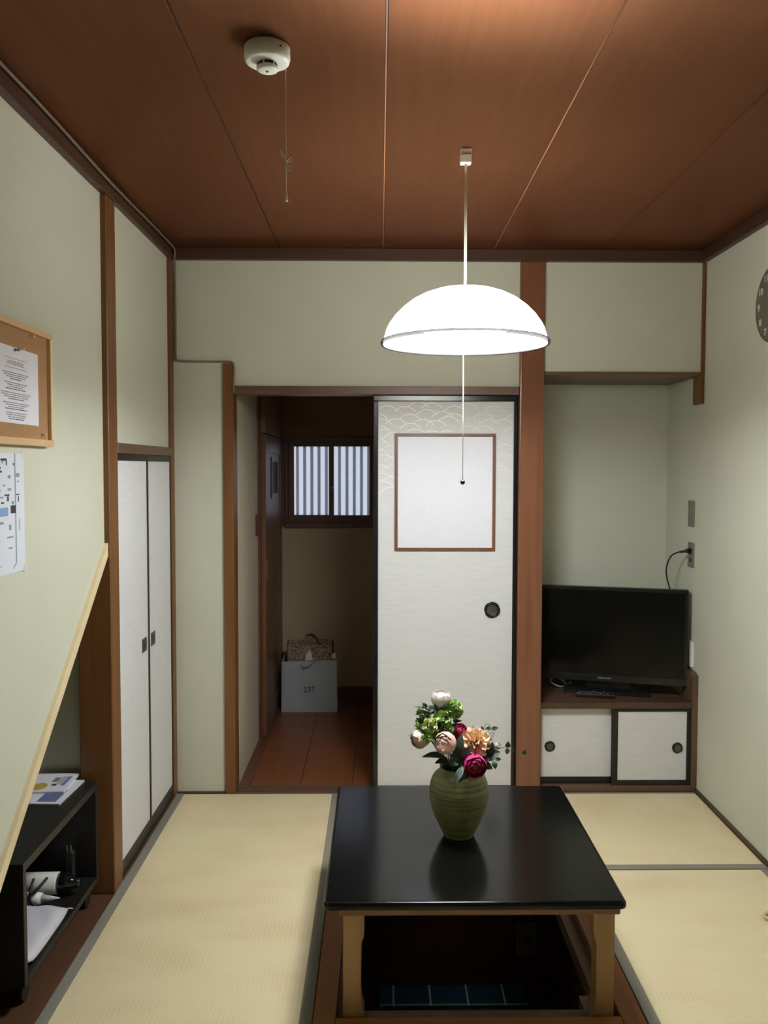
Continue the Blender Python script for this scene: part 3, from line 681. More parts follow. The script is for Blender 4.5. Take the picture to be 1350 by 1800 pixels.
for i in range(3):
    a = i*2.094
    tube('tube_bracket', [(LX+.04*math.cos(a), LY+.04*math.sin(a), 1.91), (LX+.088*math.cos(a), LY+.088*math.sin(a), 1.900), (LX+.118*math.cos(a), LY+.118*math.sin(a), 1.878)], .003, M_WHITEPL, lp, 6)
tube('cord', [(LX, LY, 1.972), (LX, LY, 2.345)], .0042, M_IVORY, lp, 8)
so = box('ceiling_socket', LX-.016, LX+.016, LY-.012, LY+.012, 2.366, ZC-.0005, M_IVORY, lp, bev=.002)
box('plug_block', LX-.0175, LX+.0155, LY-.015, LY+.013, 2.341, 2.367, M_IVORY, so, bev=.003, seg=2)
pl = tube('pull_cord', [(LX-.004, LY, 1.885), (LX-.004, LY, 1.408)], .0011, M_IVORY, lp, 6)
bm = bmesh.new(); bmesh.ops.create_uvsphere(bm, u_segments=16, v_segments=10, radius=.0072, matrix=Matrix.Translation((LX-.004, LY, 1.4015)))
obj('pull_knob', bm, mat('black_ball', rgb(14, 14, 14), .25), pl, smooth=True)

# ------------------------------------------------------------------ low table over the foot well
tb = thing('low_table', 'square black low table with brown legs over the sunken foot well', 'table', (0.249, 2.535, -0.03))
M_TOP = mat('black_stained_top', rgb(16, 15, 14), .16, spec=.30, coat=.0)
N, L, b = nodes(M_TOP); b.inputs['Coat Roughness'].default_value = .12
f = noise(M_TOP, coords(M_TOP, (1, 14, 1)), 10, 5, .8); base(M_TOP, ramp(M_TOP, f, [(.35, rgb(11, 10, 10)), (.7, rgb(19, 18, 17))])); bump(M_TOP, f, .05, .0012)
TX0, TX1, TY0, TY1, TZ = -0.1435, 0.6435, 2.130, 2.937, 0.327
bm = bmesh.new(); pts = []; rc = .018
for (cx_, cy_, a0) in ((TX1-rc, TY1-rc, 0), (TX0+rc, TY1-rc, 90), (TX0+rc, TY0+rc, 180), (TX1-rc, TY0+rc, 270)):
    for k in range(7):
        a = math.radians(a0+15*k); pts.append((cx_, cy_, math.cos(a), math.sin(a)))
lv = [(-.006, .306), (-.002, .3068), (-.0004, .309), (0.0, .312), (0.0, .317)]+[(-.010+.010*math.cos(math.radians(a)), TZ-.010+.010*math.sin(math.radians(a))) for a in range(10, 91, 10)]
rings = [[bm.verts.new((p[0]+(rc+d)*p[2], p[1]+(rc+d)*p[3], z)) for p in pts] for d, z in lv]
for a, b_ in zip(rings, rings[1:]):
    for i in range(len(pts)): bm.faces.new((a[i], a[(i+1) % len(pts)], b_[(i+1) % len(pts)], b_[i]))
bm.faces.new(rings[0][::-1]); bm.faces.new(rings[-1])
o = obj('table_top', bm, M_TOP, tb)
for f_ in o.data.polygons: f_.use_smooth = len(f_.vertices) == 4
M_LEG = wood('table_leg_wood', rgb(158, 122, 80), rgb(178, 142, 96), 'z', .42)
M_APR = wood('table_frame_wood', rgb(112, 82, 52), rgb(130, 98, 64), 'x', .45)
ax0, ax1, ay0, ay1 = -0.107, 0.631, 2.152, 2.915
for (a, b_, c, d) in ((ax0, ax1, ay0, ay0+.03), (ax0, ax1, ay1-.03, ay1), (ax0, ax0+.03, ay0+.03, ay1-.03), (ax1-.03, ax1, ay0+.03, ay1-.03)):
    box('frame_rail', a, b_, c, d, .281, .3058, M_APR, tb, bev=.003)
box('heater_grille', 0.12, 0.38, 2.40, 2.66, .272, .3055, M_BLACKPL, tb)
def leg(x, sx_, y):
    pf = [(0, -.0295), (0, .281), (.056, .281), (.056, .222), (.054, .207), (.049, .197), (.047, .180), (.047, .05), (.049, .025), (.055, .0), (.056, -.0295)]
    prism('leg', [(x+sx_*a, y, z) for a, z in pf], (0, .056, 0), M_LEG, tb)
leg(-0.094, 1, 2.180); leg(0.624, -1, 2.180); leg(-0.094, 1, 2.850); leg(0.624, -1, 2.850)

rg = thing('blue_mat', 'blue mat with thin white grid lines at the bottom of the foot well', 'mat', (0.25, 2.86, -0.38))
box('cloth', 0.0, 0.512, 2.782, 2.900, -0.3798, -0.372, noisy('blue_cloth', rgb(34, 78, 118), rgb(42, 90, 132), 200, .9), rg, bev=.003)
for x in (0.051, 0.177, 0.305, 0.431): box('grid_line', x-.003, x+.003, 2.784, 2.898, -0.3725, -0.3712, M_WHITEPL, rg)
for y in (2.789,): box('grid_line', 0.004, 0.508, y-.002, y+.002, -0.3725, -0.3714, M_WHITEPL, rg)
po = thing('pit_socket', 'socket plate on the dark end wall of the foot well', 'wall plate', (0.53, 2.955, -0.235))
box('cover', 0.495, 0.567, 2.948, 2.9545, -0.297, -0.178, mat('old_plate', rgb(110, 104, 92), .5), po, bev=.001)
box('socket', 0.518, 0.545, 2.9468, 2.9485, -0.250, -0.228, M_PULL, po)

# ------------------------------------------------------------------ vase and flowers
VX, VY = 0.2435, 2.535
va = thing('vase', 'olive green ribbed ceramic vase standing on the black table', 'vase', (VX, VY, TZ))
M_VASE = mat('olive_glaze', rgb(92, 98, 62), .38)
N, L, b = nodes(M_VASE)
f = noise(M_VASE, coords(M_VASE, (2, 2, 60)), 3, 4, .3); g = noise(M_VASE, coords(M_VASE, (1, 1, 1)), 14, 3)
ad = N.new('ShaderNodeMath'); ad.operation = 'ADD'; L.new(f, ad.inputs[0]); L.new(g, ad.inputs[1]); hf_ = N.new('ShaderNodeMath'); hf_.operation = 'MULTIPLY'; hf_.inputs[1].default_value = .5; L.new(ad.outputs[0], hf_.inputs[0])
base(M_VASE, ramp(M_VASE, hf_.outputs[0], [(.36, rgb(92, 90, 56)), (.52, rgb(132, 134, 88)), (.66, rgb(150, 154, 106))])); bump(M_VASE, f, .3, .002)
ctl = [(.0430, .0), (.0450, .002), (.0465, .006), (.0540, .020), (.0615, .035), (.0690, .052), (.0760, .068), (.0815, .085), (.0862, .102), (.0887, .118), (.0895, .134), (.0888, .150), (.0860, .166), (.0810, .179), (.0735, .190), (.0650, .197), (.0600, .200), (.0588, .205), (.0590, .213)]
prof = []
for (p, q) in zip(ctl, ctl[1:]):
    for k in range(6):
        t = k/6; z = p[1]+(q[1]-p[1])*t; r = p[0]+(q[0]-p[0])*t
        amp = .0011 if .05 < z < .15 else .0003
        prof.append((r+amp*math.sin(z*2*math.pi/.0085), z))
prof.append(ctl[-1])
prof += [(.0565, .2140), (.0535, .208), (.0535, .195), (.07, .165)]
lathe('body', [(r, z) for r, z in prof[:-4]], (VX, VY, TZ), M_VASE, va, 64, cap0=True, cap1=False)
lathe('mouth', [prof[-5], prof[-4], prof[-3], prof[-2], prof[-1]], (VX, VY, TZ), mat('vase_inside', rgb(40, 42, 26), .5), va, 64, cap0=False, cap1=False)

def basis(ax):
    ax = Vector(ax).normalized(); u, v = frame_of(ax)
    return Matrix((u, v, ax)).transposed()
def petal(bm, c, B, r, az, half, th0, th1, lift=0.0, ruff=0.0, n=6, mrow=6, seed=0, thick=0.0):
    # cupped petal: a patch of a sphere around axis B.z; th measured from the axis tip
    rnd = random.Random(seed); grid = []
    ph = rnd.random()*6
    for j in range(mrow+1):
        t = j/mrow; th = th1+(th0-th1)*t         # th1 = base (large), th0 = tip (small)
        wd = half*math.sin(math.pi*min(1, .18+.62*t)) if t < .85 else half*math.sin(math.pi*(.18+.62*.85))*(1-(t-.85)/.15*.55)
        row = []
        for i in range(n+1):
            s = -1+2*i/n
            a = az+wd*s
            rr = r*(1+lift*t*t)+ruff*r*t*math.sin(7*s+ph+3*t)
            p = Vector((math.sin(th)*math.cos(a), math.sin(th)*math.sin(a), math.cos(th)))*rr
            row.append(bm.verts.new(c+B @ p))
        grid.append(row)
    for j in range(mrow):
        for i in range(n):
            bm.faces.new((grid[j][i], grid[j][i+1], grid[j+1][i+1], grid[j+1][i]))
def leaf(bm, p0, p1, wd, nrm, curl=.15, n=8, lob=0.0):
    p0 = Vector(p0); p1 = Vector(p1); d = p1-p0; l = d.length; t = d.normalized()
    nrm = Vector(nrm); s = t.cross(nrm).normalized(); nn = s.cross(t)
    L_, C_, R_ = [], [], []
    for i in range(n+1):
        k = i/n
        w_ = wd*math.sin(math.pi*k**.8)**.8*(1+lob*math.sin(k*19)) if 0 < k < 1 else 0.0006
        q = p0+d*k+nn*l*curl*math.sin(math.pi*k)
        L_.append(bm.verts.new(q-s*w_+nn*w_*.25)); C_.append(bm.verts.new(q)); R_.append(bm.verts.new(q+s*w_+nn*w_*.25))
    for i in range(n):
        bm.faces.new((L_[i], L_[i+1], C_[i+1], C_[i])); bm.faces.new((C_[i], C_[i+1], R_[i+1], R_[i]))
def petal_mat(name, c0, c1, scale=18, rough=.6):
    m = noisy(name, c0, c1, scale, rough, 0.0, lo=.42, hi=.72); return m
M_PWHITE = petal_mat('white_pink_petal', rgb(246, 240, 232), rgb(236, 196, 190), 26)
M_PBLUSH = petal_mat('blush_petal', rgb(246, 232, 214), rgb(228, 168, 162), 24)
M_PMAG = petal_mat('magenta_petal', rgb(214, 50, 132), rgb(168, 26, 86), 30)
M_PCORE = petal_mat('coral_core', rgb(222, 92, 104), rgb(176, 34, 76), 60)
M_PPEACH = petal_mat('peach_petal', rgb(254, 222, 180), rgb(246, 190, 160), 22)
M_PLGRN = petal_mat('lime_floret', rgb(160, 190, 100), rgb(96, 146, 78), 40)
M_PSAGE = petal_mat('pale_green_floret', rgb(206, 214, 150), rgb(140, 166, 96), 40)
M_PW = petal_mat('white_petal', rgb(248, 248, 240), rgb(238, 238, 226), 30)
M_LEAFD = petal_mat('dark_leaf', rgb(44, 62, 50), rgb(64, 82, 68), 30, .5)
M_LEAFG = petal_mat('grey_leaf', rgb(104, 122, 116), rgb(64, 82, 76), 30, .5)
M_EUC = petal_mat('eucalyptus_leaf', rgb(88, 104, 72), rgb(112, 128, 92), 40, .5)
M_STEM = mat('flower_stem', rgb(58, 76, 44), .6)
M_BERRY = mat('cream_berry', rgb(244, 240, 190), .4)
GRP = 'artificial flowers in the green vase'
MOUTH = Vector((VX, VY, TZ+.208))
def stem_of(t, c, axis, spread=.5, r=.0016):
    k = Vector((c.x-VX, c.y-VY, 0)); k = k.normalized()*min(.045, k.length*spread) if k.length > 1e-4 else k
    foot = Vector((VX, VY, TZ+.10))+k*.6
    mid = MOUTH+k
    tube('stem', [foot, mid, c-Vector(axis).normalized()*.03, c], r, M_STEM, t, 6, smoothk=5)
def bud(name, label, u, v, Y, r, axis, m, nlay, core=None, seed=0, cat='flower', open_=.0):
    c = at(u, v, Y); t = thing(name, label, cat, c, group=GRP); B = basis(axis)
    stem_of(t, c, axis)
    bm = bmesh.new(); bi = bmesh.new(); bd = bmesh.new()
    for l in range(nlay):
        rr = r*(1-.095*l); k = 5 if l < 2 else 4
        tip = (1.05+open_-.17*l) if core else (.80-.15*l)
        for i in range(k):
            petal((bi if l in (3, 5, 6) else bm if l in (0, 2) else bd) if core else bm, c, B, rr, i*2*math.pi/k+l*.7+seed, .95 if l else .9, max(.10, tip) if l < nlay-1 else .05, 2.75, lift=(.09+open_*.2 if l == 0 else (.06 if core else .05)), ruff=.026, seed=seed*31+l*7+i)
    obj('petals', bm, m, t, smooth=True)
    if core: obj('inner_petals', bi, core, t, smooth=True); obj('dark_petals', bd, petal_mat('deep_magenta_petal', rgb(166, 22, 84), rgb(130, 12, 58), 30), t, smooth=True)
    else: bi.free(); bd.free()
    bm = bmesh.new()
    for i in range(4):
        a = i*math.pi/2+seed; d = B @ Vector((math.cos(a), math.sin(a), -.55))
        leaf(bm, c-B.col[2]*r*.92, c+d*r*1.02, r*.28, -B.col[2], .1, 5)
    obj('sepals', bm, M_LEAFD, t)
    return t
bud('peony', 'white peony with faint pink top, highest bloom in the vase', 775, 1229, 2.535, .0295, (.05, -.25, 1), M_PWHITE, 4, seed=1)
bud('peony', 'blush peony drooping at the left side of the bouquet', 738, 1299, 2.505, .0270, (-.75, -.55, -.25), M_PBLUSH, 4, seed=2)
bud('peony', 'large blush peony at the front left of the bouquet', 783, 1306, 2.47, .0320, (-.45, -.85, .35), M_PBLUSH, 4, seed=3)
bud('ranunculus', 'magenta ranunculus at the back of the bouquet, petals opened', 806, 1287, 2.56, .0265, (.1, -.6, .75), M_PMAG, 6, M_PCORE, seed=4, open_=.15)
bud('ranunculus', 'large round magenta ranunculus hanging over the vase rim', 835, 1346, 2.445, .0320, (.05, -.98, -.05), M_PMAG, 7, M_PCORE, seed=5, open_=.05)
# ruffled peach bloom
c = at(838, 1303, 2.49); t = thing('carnation', 'ruffled peach carnation right of the blush peonies', 'flower', c, group=GRP); ax = (.05, -.8, .5); B = basis(ax); stem_of(t, c, ax)
bm = bmesh.new(); bi = bmesh.new()
def fan(bm, c, B, az, tilt, length, half, ruff, seed, n=10, mrow=6):
    # ruffled fan petal leaving the centre c at angle tilt from the flower axis
    rnd = random.Random(seed); ph = rnd.random()*6; grid = []
    d = B @ Vector((math.sin(tilt)*math.cos(az), math.sin(tilt)*math.sin(az), math.cos(tilt)))
    s_ = B @ Vector((-math.sin(az), math.cos(az), 0)); nn = s_.cross(d)
    for j in range(mrow+1):
        t = j/mrow; row = []
        for i in range(n+1):
            q = -1+2*i/n
            l = length*t*(1-.18*q*q*t)
            row.append(bm.verts.new(c+d*l+s_*(q*half*length*(.16+.84*t))+nn*(ruff*length*t*t*math.sin(q*6+ph)+.10*length*t*t)))
        grid.append(row)
    for j in range(mrow):
        for i in range(n): bm.faces.new((grid[j][i], grid[j][i+1], grid[j+1][i+1], grid[j+1][i]))
c0_ = c-B.col[2]*.016
for l, (k, ln, tl_, hf2) in enumerate(((6, .045, 1.45, .62), (6, .045, 1.10, .60), (5, .042, .78, .60), (4, .039, .48, .58), (3, .036, .22, .50))):
    for i in range(k):
        jr = random.Random(900+l*17+i); fan(bm if l < 2 else bi, c0_, B, i*2*math.pi/k+l*.41+jr.uniform(-.2, .2), tl_+jr.uniform(-.15, .15), ln*jr.uniform(.85, 1.08), hf2, .20, 100+l*11+i, 12, 7)
obj('petals', bm, petal_mat('peach_pink_petal', rgb(254, 224, 192), rgb(242, 182, 168), 26), t, smooth=True); obj('inner_petals', bi, M_PPEACH, t, smooth=True)
bm = bmesh.new(); add_tube(bm, [at(836, 1331, 2.45), at(835, 1322, 2.442), at(837, 1312, 2.44), at(840, 1307, 2.438)], .0022, 6); obj('brown_stalk', bm, mat('brown_stalk', rgb(84, 48, 30), .6), t)
# small white blossoms
for i, (u, v, Y, r, lab) in enumerate(((834, 1283, 2.53, .0125, 'small white blossom above the peach carnation'), (860, 1294, 2.515, .0135, 'small white blossom right of the peach carnation'), (875, 1311, 2.53, .0105, 'small white blossom behind the large dark leaf at the right'))):
    c = at(u, v, Y); ax = (.3*(i-.5), -.5, .8); t = thing('white_blossom', lab, 'flower', c, group=GRP); B = basis(ax); stem_of(t, c, ax, r=.0011)
    bm = bmesh.new()
    for l in range(3):
        for k in range(5): petal(bm, c, B, r*(1-.2*l), k*1.2566+l*.6, .7, .9-.3*l, 2.6, lift=.12, ruff=.05, seed=200+i*20+l*5+k)
    obj('petals', bm, M_PW, t, smooth=True)
# green ruffled florets
grn = [(796, 1249, 2.52, .026, 0, 'lime green ruffled floret below the white peony, right side'), (777, 1263, 2.505, .024, 0, 'lime green ruffled floret in the middle of the upper bouquet'), (746, 1251, 2.535, .020, 1, 'pale yellow-green floret at the upper left of the bouquet'),
       (742, 1275, 2.525, .020, 0, 'small green floret at the left edge above the blush peony'), (756, 1276, 2.49, .021, 1, 'pale green curled floret left of centre in the bouquet'), (785, 1283, 2.50, .020, 0, 'green floret beside the magenta ranunculus'), (751, 1297, 2.475, .015, 0, 'lime floret with cream berries over the left blush peony'), (799, 1240, 2.54, .016, 1, 'pale floret with tiny buds right of the white peony'), (770, 1285, 2.50, .020, 0, 'green floret in the dark centre of the bouquet')]
for i, (u, v, Y, r, k, lab) in enumerate(grn):
    c = at(u, v, Y); rnd = random.Random(40+i); ax = Vector((c.x-VX-.0, -.35+rnd.uniform(-.2, .2), .4)); ax.x *= 4
    t = thing('green_floret', lab, 'flower', c, group=GRP); B = basis(ax); stem_of(t, c, ax, r=.0011)
    bm = bmesh.new()
    for q in range(9):
        d = Vector((rnd.uniform(-1, 1), rnd.uniform(-1, .5), rnd.uniform(-.7, 1))).normalized()
        cc = c+d*r*.35; BB = basis(d)
        for z in range(5): fan(bm, cc, BB, z*1.2566+q, rnd.uniform(.5, 1.1), r*rnd.uniform(.75, 1.05), .42, .16, 300+i*60+q*6+z, 6, 4)
    obj('petals', bm, (M_PLGRN, M_PSAGE)[k], t, smooth=True)
    if i in (6, 7):
        for q in range(5):
            p = c+Vector((rnd.uniform(-1, 1), -.8, rnd.uniform(-.6, 1)))*r*.9
            bm = bmesh.new(); bmesh.ops.create_icosphere(bm, subdivisions=1, radius=.0028, matrix=Matrix.Translation(p)); obj('berry', bm, M_BERRY, t, smooth=True)
# leafy stems
def leaf_stem(name, lab, pts, leaves, m, r=.0014, lob=.0):
    P = [at(*p) for p in pts]
    t = thing(name, lab, 'leaf stem', P[0], group='leafy stems in the green vase')
    tube('stem', [Vector((VX, VY, TZ+.11))]+P, r, M_STEM, t, 6, smoothk=5)
    for (a, b_, wd, nrm, *mm) in leaves:
        bm = bmesh.new(); leaf(bm, at(*a), at(*b_), wd, nrm, .12, 8, lob); obj('leaf', bm, mm[0] if mm else m, t)
leaf_stem('dark_leaf_stem', 'broad dark green leaf pointing left below the blush peonies', [(795, 1342, 2.52), (782, 1332, 2.49)], [((786, 1333, 2.49), (741, 1331, 2.475), .0135, (0, -.5, 1)), ((790, 1338, 2.5), (764, 1342, 2.48), .012, (0, -.6, .8))], M_LEAFD)
leaf_stem('dark_leaf_stem', 'dark leaf cluster in the centre of the bouquet above the vase rim', [(806, 1342, 2.51), (806, 1325, 2.48)], [((806, 1332, 2.47), (812, 1290, 2.48), .014, (-.3, -1, .2)), ((806, 1335, 2.47), (790, 1345, 2.455), .013, (0, -1, .4)), ((808, 1338, 2.47), (826, 1310, 2.47), .014, (.2, -1, .2)), ((804, 1335, 2.47), (798, 1318, 2.47), .012, (-.4, -1, .1)), ((812, 1345, 2.47), (802, 1330, 2.46), .012, (0, -1, 0)), ((815, 1348, 2.47), (806, 1338, 2.452), .014, (.2, -1, 0))], M_LEAFD)
leaf_stem('dark_leaf_stem', 'grey-green leaf hanging down over the front of the vase', [(808, 1343, 2.475), (812, 1350, 2.445)], [((814, 1347, 2.445), (799, 1379, 2.43), .0105, (-.3, -1, .3), M_LEAFG), ((818, 1350, 2.445), (806, 1376, 2.432), .010, (.3, -1, .2)), ((822, 1357, 2.45), (812, 1372, 2.432), .009, (.3, -1, .2))], M_LEAFD)
leaf_stem('dark_leaf_stem', 'broad dark leaf at the right side below the white blossoms', [(835, 1340, 2.52), (852, 1330, 2.50)], [((852, 1332, 2.50), (880, 1322, 2.49), .018, (-.2, -1, .6)), ((853, 1330, 2.495), (866, 1304, 2.49), .016, (.4, -1, .2)), ((848, 1340, 2.495), (866, 1352, 2.475), .011, (0, -1, .4)), ((845, 1338, 2.49), (862, 1333, 2.475), .012, (0, -1, .6))], M_LEAFD)
leaf_stem('dark_leaf_stem', 'dark feathery leaves below the white peony', [(790, 1325, 2.53), (772, 1270, 2.53), (774, 1248, 2.53)], [((772, 1252, 2.52), (752, 1240, 2.51), .006, (0, -.6, 1)), ((774, 1250, 2.515), (786, 1238, 2.505), .007, (0, -.6, 1)), ((772, 1254, 2.51), (760, 1246, 2.495), .007, (0, -.8, .6)), ((776, 1258, 2.51), (792, 1270, 2.49), .008, (0, -1, .3)), ((774, 1262, 2.51), (792, 1262, 2.49), .008, (0, -1, .3)), ((770, 1270, 2.5), (780, 1288, 2.485), .009, (0, -1, .3)), ((768, 1268, 2.505), (735, 1280, 2.5), .006, (0, -.6, 1)), ((764, 1285, 2.50), (718, 1294, 2.50), .006, (0, -.6, 1)), ((775, 1256, 2.51), (806, 1252, 2.52), .006, (0, -.6, 1)), ((766, 1256, 2.515), (728, 1242, 2.53), .005, (0, -.8, .8)), ((768, 1290, 2.495), (795, 1292, 2.49), .010, (0, -1, .3)), ((762, 1290, 2.50), (772, 1304, 2.49), .010, (0, -1, .3))], M_LEAFD)
rnd = random.Random(77)
lv_ = []
for i in range(46):
    u = rnd.gauss(768, 17); v = rnd.gauss(1272, 17)
    if not (738 < u < 800 and 1238 < v < 1318): continue
    a = rnd.uniform(0, 6.28); l = rnd.uniform(12, 20)
    lv_.append(((u, v, 2.53+rnd.uniform(-.02, .015)), (u+l*math.cos(a), v-abs(l*math.sin(a))*rnd.choice((1, -.6)), 2.52+rnd.uniform(-.03, .01)), rnd.uniform(.005, .008), (rnd.uniform(-.5, .5), -1, rnd.uniform(0, .6))))
leaf_stem('dark_leaf_stem', 'dense small dark leaves filling the upper left of the bouquet', [(797, 1335, 2.53), (775, 1300, 2.53), (768, 1270, 2.535)], lv_, M_LEAFD)
leaf_stem('eucalyptus_sprig', 'curling eucalyptus sprig above the white blossoms', [(840, 1330, 2.53), (848, 1285, 2.53), (855, 1273, 2.53), (862, 1276, 2.53), (864, 1285, 2.53), (870, 1290, 2.53)], [((862, 1280, 2.53), (853, 1281, 2.525), .0065, (0, -1, .2)), ((864, 1281, 2.53), (876, 1279, 2.525), .0065, (0, -1, .2)), ((850, 1284, 2.53), (846, 1276, 2.525), .0055, (-.4, -1, .2))], M_EUC, .0008)
leaf_stem('eucalyptus_sprig', 'long thin eucalyptus sprig reaching right past the door frame', [(845, 1335, 2.53), (870, 1318, 2.52), (888, 1314, 2.52), (898, 1315, 2.52), (908, 1323, 2.52), (920, 1325, 2.52)], [((892, 1314, 2.52), (893, 1303, 2.515), .0085, (0, -1, .1)), ((892, 1315, 2.52), (891, 1326, 2.515), .0078, (0, -1, .1)), ((919, 1326, 2.52), (926, 1317, 2.515), .0065, (0, -1, .2))], M_EUC, .0007)
leaf_stem('eucalyptus_sprig', 'short eucalyptus sprig drooping right of the magenta ranunculus', [(845, 1338, 2.53), (862, 1335, 2.51), (870, 1342, 2.50)], [((868, 1338, 2.5), (871, 1352, 2.49), .0085, (0, -1, .2)), ((870, 1334, 2.50), (881, 1335, 2.495), .0065, (0, -1, .2)), ((856, 1346, 2.5), (864, 1352, 2.485), .009, (0, -1, .2))], M_EUC, .0008)

# ------------------------------------------------------------------ black rolling cabinet under the stairs and what it holds
CXF, CXB, CY0, CY1 = -0.935, -1.36, 2.195, 2.785
M_CAB = mat('black_cabinet', rgb(24, 23, 22), .45)
bc = thing('rolling_cabinet', 'low open black cabinet on casters under the slanted wall', 'cabinet', ((CXF+CXB)/2, (CY0+CY1)/2, 0))
box('top', CXB, CXF, CY0, CY1, .377, .401, M_CAB, bc, bev=.001)
box('side_panel', CXB, CXF, CY0, CY0+.02, .066, .377, M_CAB, bc, bev=.001)
box('side_panel', CXB, CXF, CY1-.02, CY1, .066, .377, M_CAB, bc, bev=.001)
box('bottom_shelf', CXB, CXF, CY0+.02, CY1-.02, .066, .086, M_CAB, bc, bev=.001)
box('back_panel', CXB, CXB+.008, CY0+.02, CY1-.02, .086, .377, M_CAB, bc)
for (x, y) in ((CXF-.035, CY0+.05), (CXF-.035, CY1-.05), (CXB+.04, CY0+.05), (CXB+.04, CY1-.05)):
    cs = box('caster', x-.016, x+.016, y-.010, y+.022, .040, .066, M_BLACKPL, bc, bev=.003)
    bm = bmesh.new(); n = 20
    for s in (-.013, .002): add_prism(bm, [(x+s, y+.004+.0245*math.cos(2*math.pi*i/n), .0255+.0245*math.sin(2*math.pi*i/n)) for i in range(n)], (.011, 0, 0))
    obj('wheel', bm, M_RUBBER, cs)
M_MAG = noisy('magazine_cover', rgb(214, 214, 222), rgb(222, 222, 230), 10, .4)
mg = thing('magazine', 'lower magazine on the black cabinet with blue printed cover', 'magazine', (-1.08, 2.70, .4012))
prism('pages', [(-0.978, 2.785, .4013), (-0.986, 2.584, .4013), (-1.13, 2.590, .4013), (-1.125, 2.785, .4013)], (0, 0, .005), M_MAG, mg)
prism('cover_print', [(-1.000, 2.70, .4064), (-1.004, 2.60, .4064), (-1.065, 2.602, .4064), (-1.06, 2.70, .4064)], (0, 0, .0002), mat('cover_blue', rgb(96, 108, 150), .4), mg)
mg = thing('magazine', 'upper white magazine on the black cabinet with yellow disc and small pictures', 'magazine', (-1.09, 2.75, .4068))
prism('pages', [(-1.010, 2.830, .4067), (-1.003, 2.668, .4067), (-1.14, 2.664, .4067), (-1.145, 2.826, .4067)], (0, 0, .006), M_MAG, mg)
bm = bmesh.new(); add_prism(bm, [(-1.098+.024*math.cos(i*.3142), 2.712+.030*math.sin(i*.3142), .4127) for i in range(20)], (0, 0, .0002)); obj('yellow_disc', bm, mat('mustard', rgb(178, 158, 62), .5), mg)
for (a, b_, c, d, m) in ((-1.035, -1.022, 2.72, 2.80, mat('print_blue', rgb(96, 112, 168), .5)), (-1.052, -1.037, 2.73, 2.80, mat('print_tan', rgb(170, 160, 124), .5)), (-1.074, -1.054, 2.75, 2.79, mat('print_slate', rgb(110, 116, 126), .5)), (-1.064, -1.048, 2.718, 2.735, M_DARKINK)):
    box('picture', a, b_, c, d, .4127, .4129, m, mg)
# seat cushion
cu = thing('seat_cushion', 'silvery white seat cushion lying on the lower shelf of the black cabinet', 'cushion', (-1.05, 2.38, .087))
bm = bmesh.new(); nx, ny = 14, 16; grid = []
cx0, cx1, cy0, cy1 = -1.16, -0.932, 2.222, 2.530
def cz(i, j, s):
    x = -1+2*i/nx; y = -1+2*j/ny
    e = max(0, (1-x**6)*(1-y**6))**.5
    return s*e
top = [[bm.verts.new((cx0+(cx1-cx0)*(.5+.5*(-1+2*i/nx)*(1-.06*abs(-1+2*j/ny)**4)), cy0+(cy1-cy0)*(.5+.5*(-1+2*j/ny)*(1-.06*abs(-1+2*i/nx)**4)), .110+cz(i, j, .019)+.0022*math.sin(i*1.3+j*.9)*cz(i, j, 1))) for j in range(ny+1)] for i in range(nx+1)]
bot = [[bm.verts.new((top[i][j].co.x, top[i][j].co.y, .110-cz(i, j, .0225))) for j in range(ny+1)] for i in range(nx+1)]
for g_ in (top, bot):
    for i in range(nx):
        for j in range(ny): bm.faces.new((g_[i][j], g_[i+1][j], g_[i+1][j+1], g_[i][j+1]))
bmesh.ops.remove_doubles(bm, verts=bm.verts[:], dist=.0004)
obj('cover', bm, mat('silver_cloth', rgb(206, 206, 214), .38), cu, smooth=True)
tube('cord', [(-.942, 2.520, .11), (-.936, 2.530, .106), (-.932, 2.536, .101)], .0016, M_WHITEPL, cu, 6)
# bundle behind the cushion
bu = thing('white_bottle', 'white cylindrical bottle with dark clear end lying in the black cabinet', 'bottle', (-1.05, 2.66, .087))
def cyl(name, prof, p, ax, m, par, n=24):
    B = basis(ax); bm = bmesh.new(); add_lathe(bm, prof, (0, 0, 0), n)
    for v in bm.verts: v.co = Vector(p)+B @ v.co
    return obj(name, bm, m, par, smooth=True)
cyl('body', [(.02, 0), (.033, .004), (.034, .165), (.033, .167)], (-1.185, 2.648, .1225), (1, .03, 0), M_WHITEPL, bu)
cyl('dark_end', [(.0320, 0), (.0315, .030), (.019, .046), (.015, .060), (.014, .066)], (-1.0178, 2.653, .1225), (1, .03, 0), mat('dark_clear', rgb(22, 24, 26), .08), bu)
bn = thing('paper_cone', 'white tapered paper cone lying before the bottle in the black cabinet', 'paper cone', (-1.05, 2.59, .087))
cyl('cone', [(.020, 0), (.020, .10), (.017, .12)], (-1.165, 2.580, .107), (1, .05, 0.0), M_WHITEPL, bn)
cyl('tip', [(.0135, 0), (.009, .02), (.002, .055)], (-1.046, 2.586, .107), (1, .05, 0), mat('grey_paper', rgb(196, 198, 204), .6), bn)
cbk = thing('black_cable', 'black cable crossed around the white bottle in the black cabinet', 'cable', (-1.08, 2.58, .09))
tube('cord', [(-1.075, 2.60, .162), (-1.073, 2.572, .145), (-1.07, 2.556, .118), (-1.045, 2.552, .095), (-1.03, 2.548, .090)], .0045, M_RUBBER, cbk, 8, smoothk=5)
tube('cord', [(-1.035, 2.605, .163), (-1.05, 2.572, .147), (-1.075, 2.552, .125), (-1.09, 2.55, .10), (-1.12, 2.548, .091)], .0045, M_RUBBER, cbk, 8, smoothk=5)
pg_ = at(118, 1495, 2.69)
bp = thing('black_plug', 'black plug with two silver prongs inside the black cabinet', 'plug', (pg_.x, 2.71, .087))
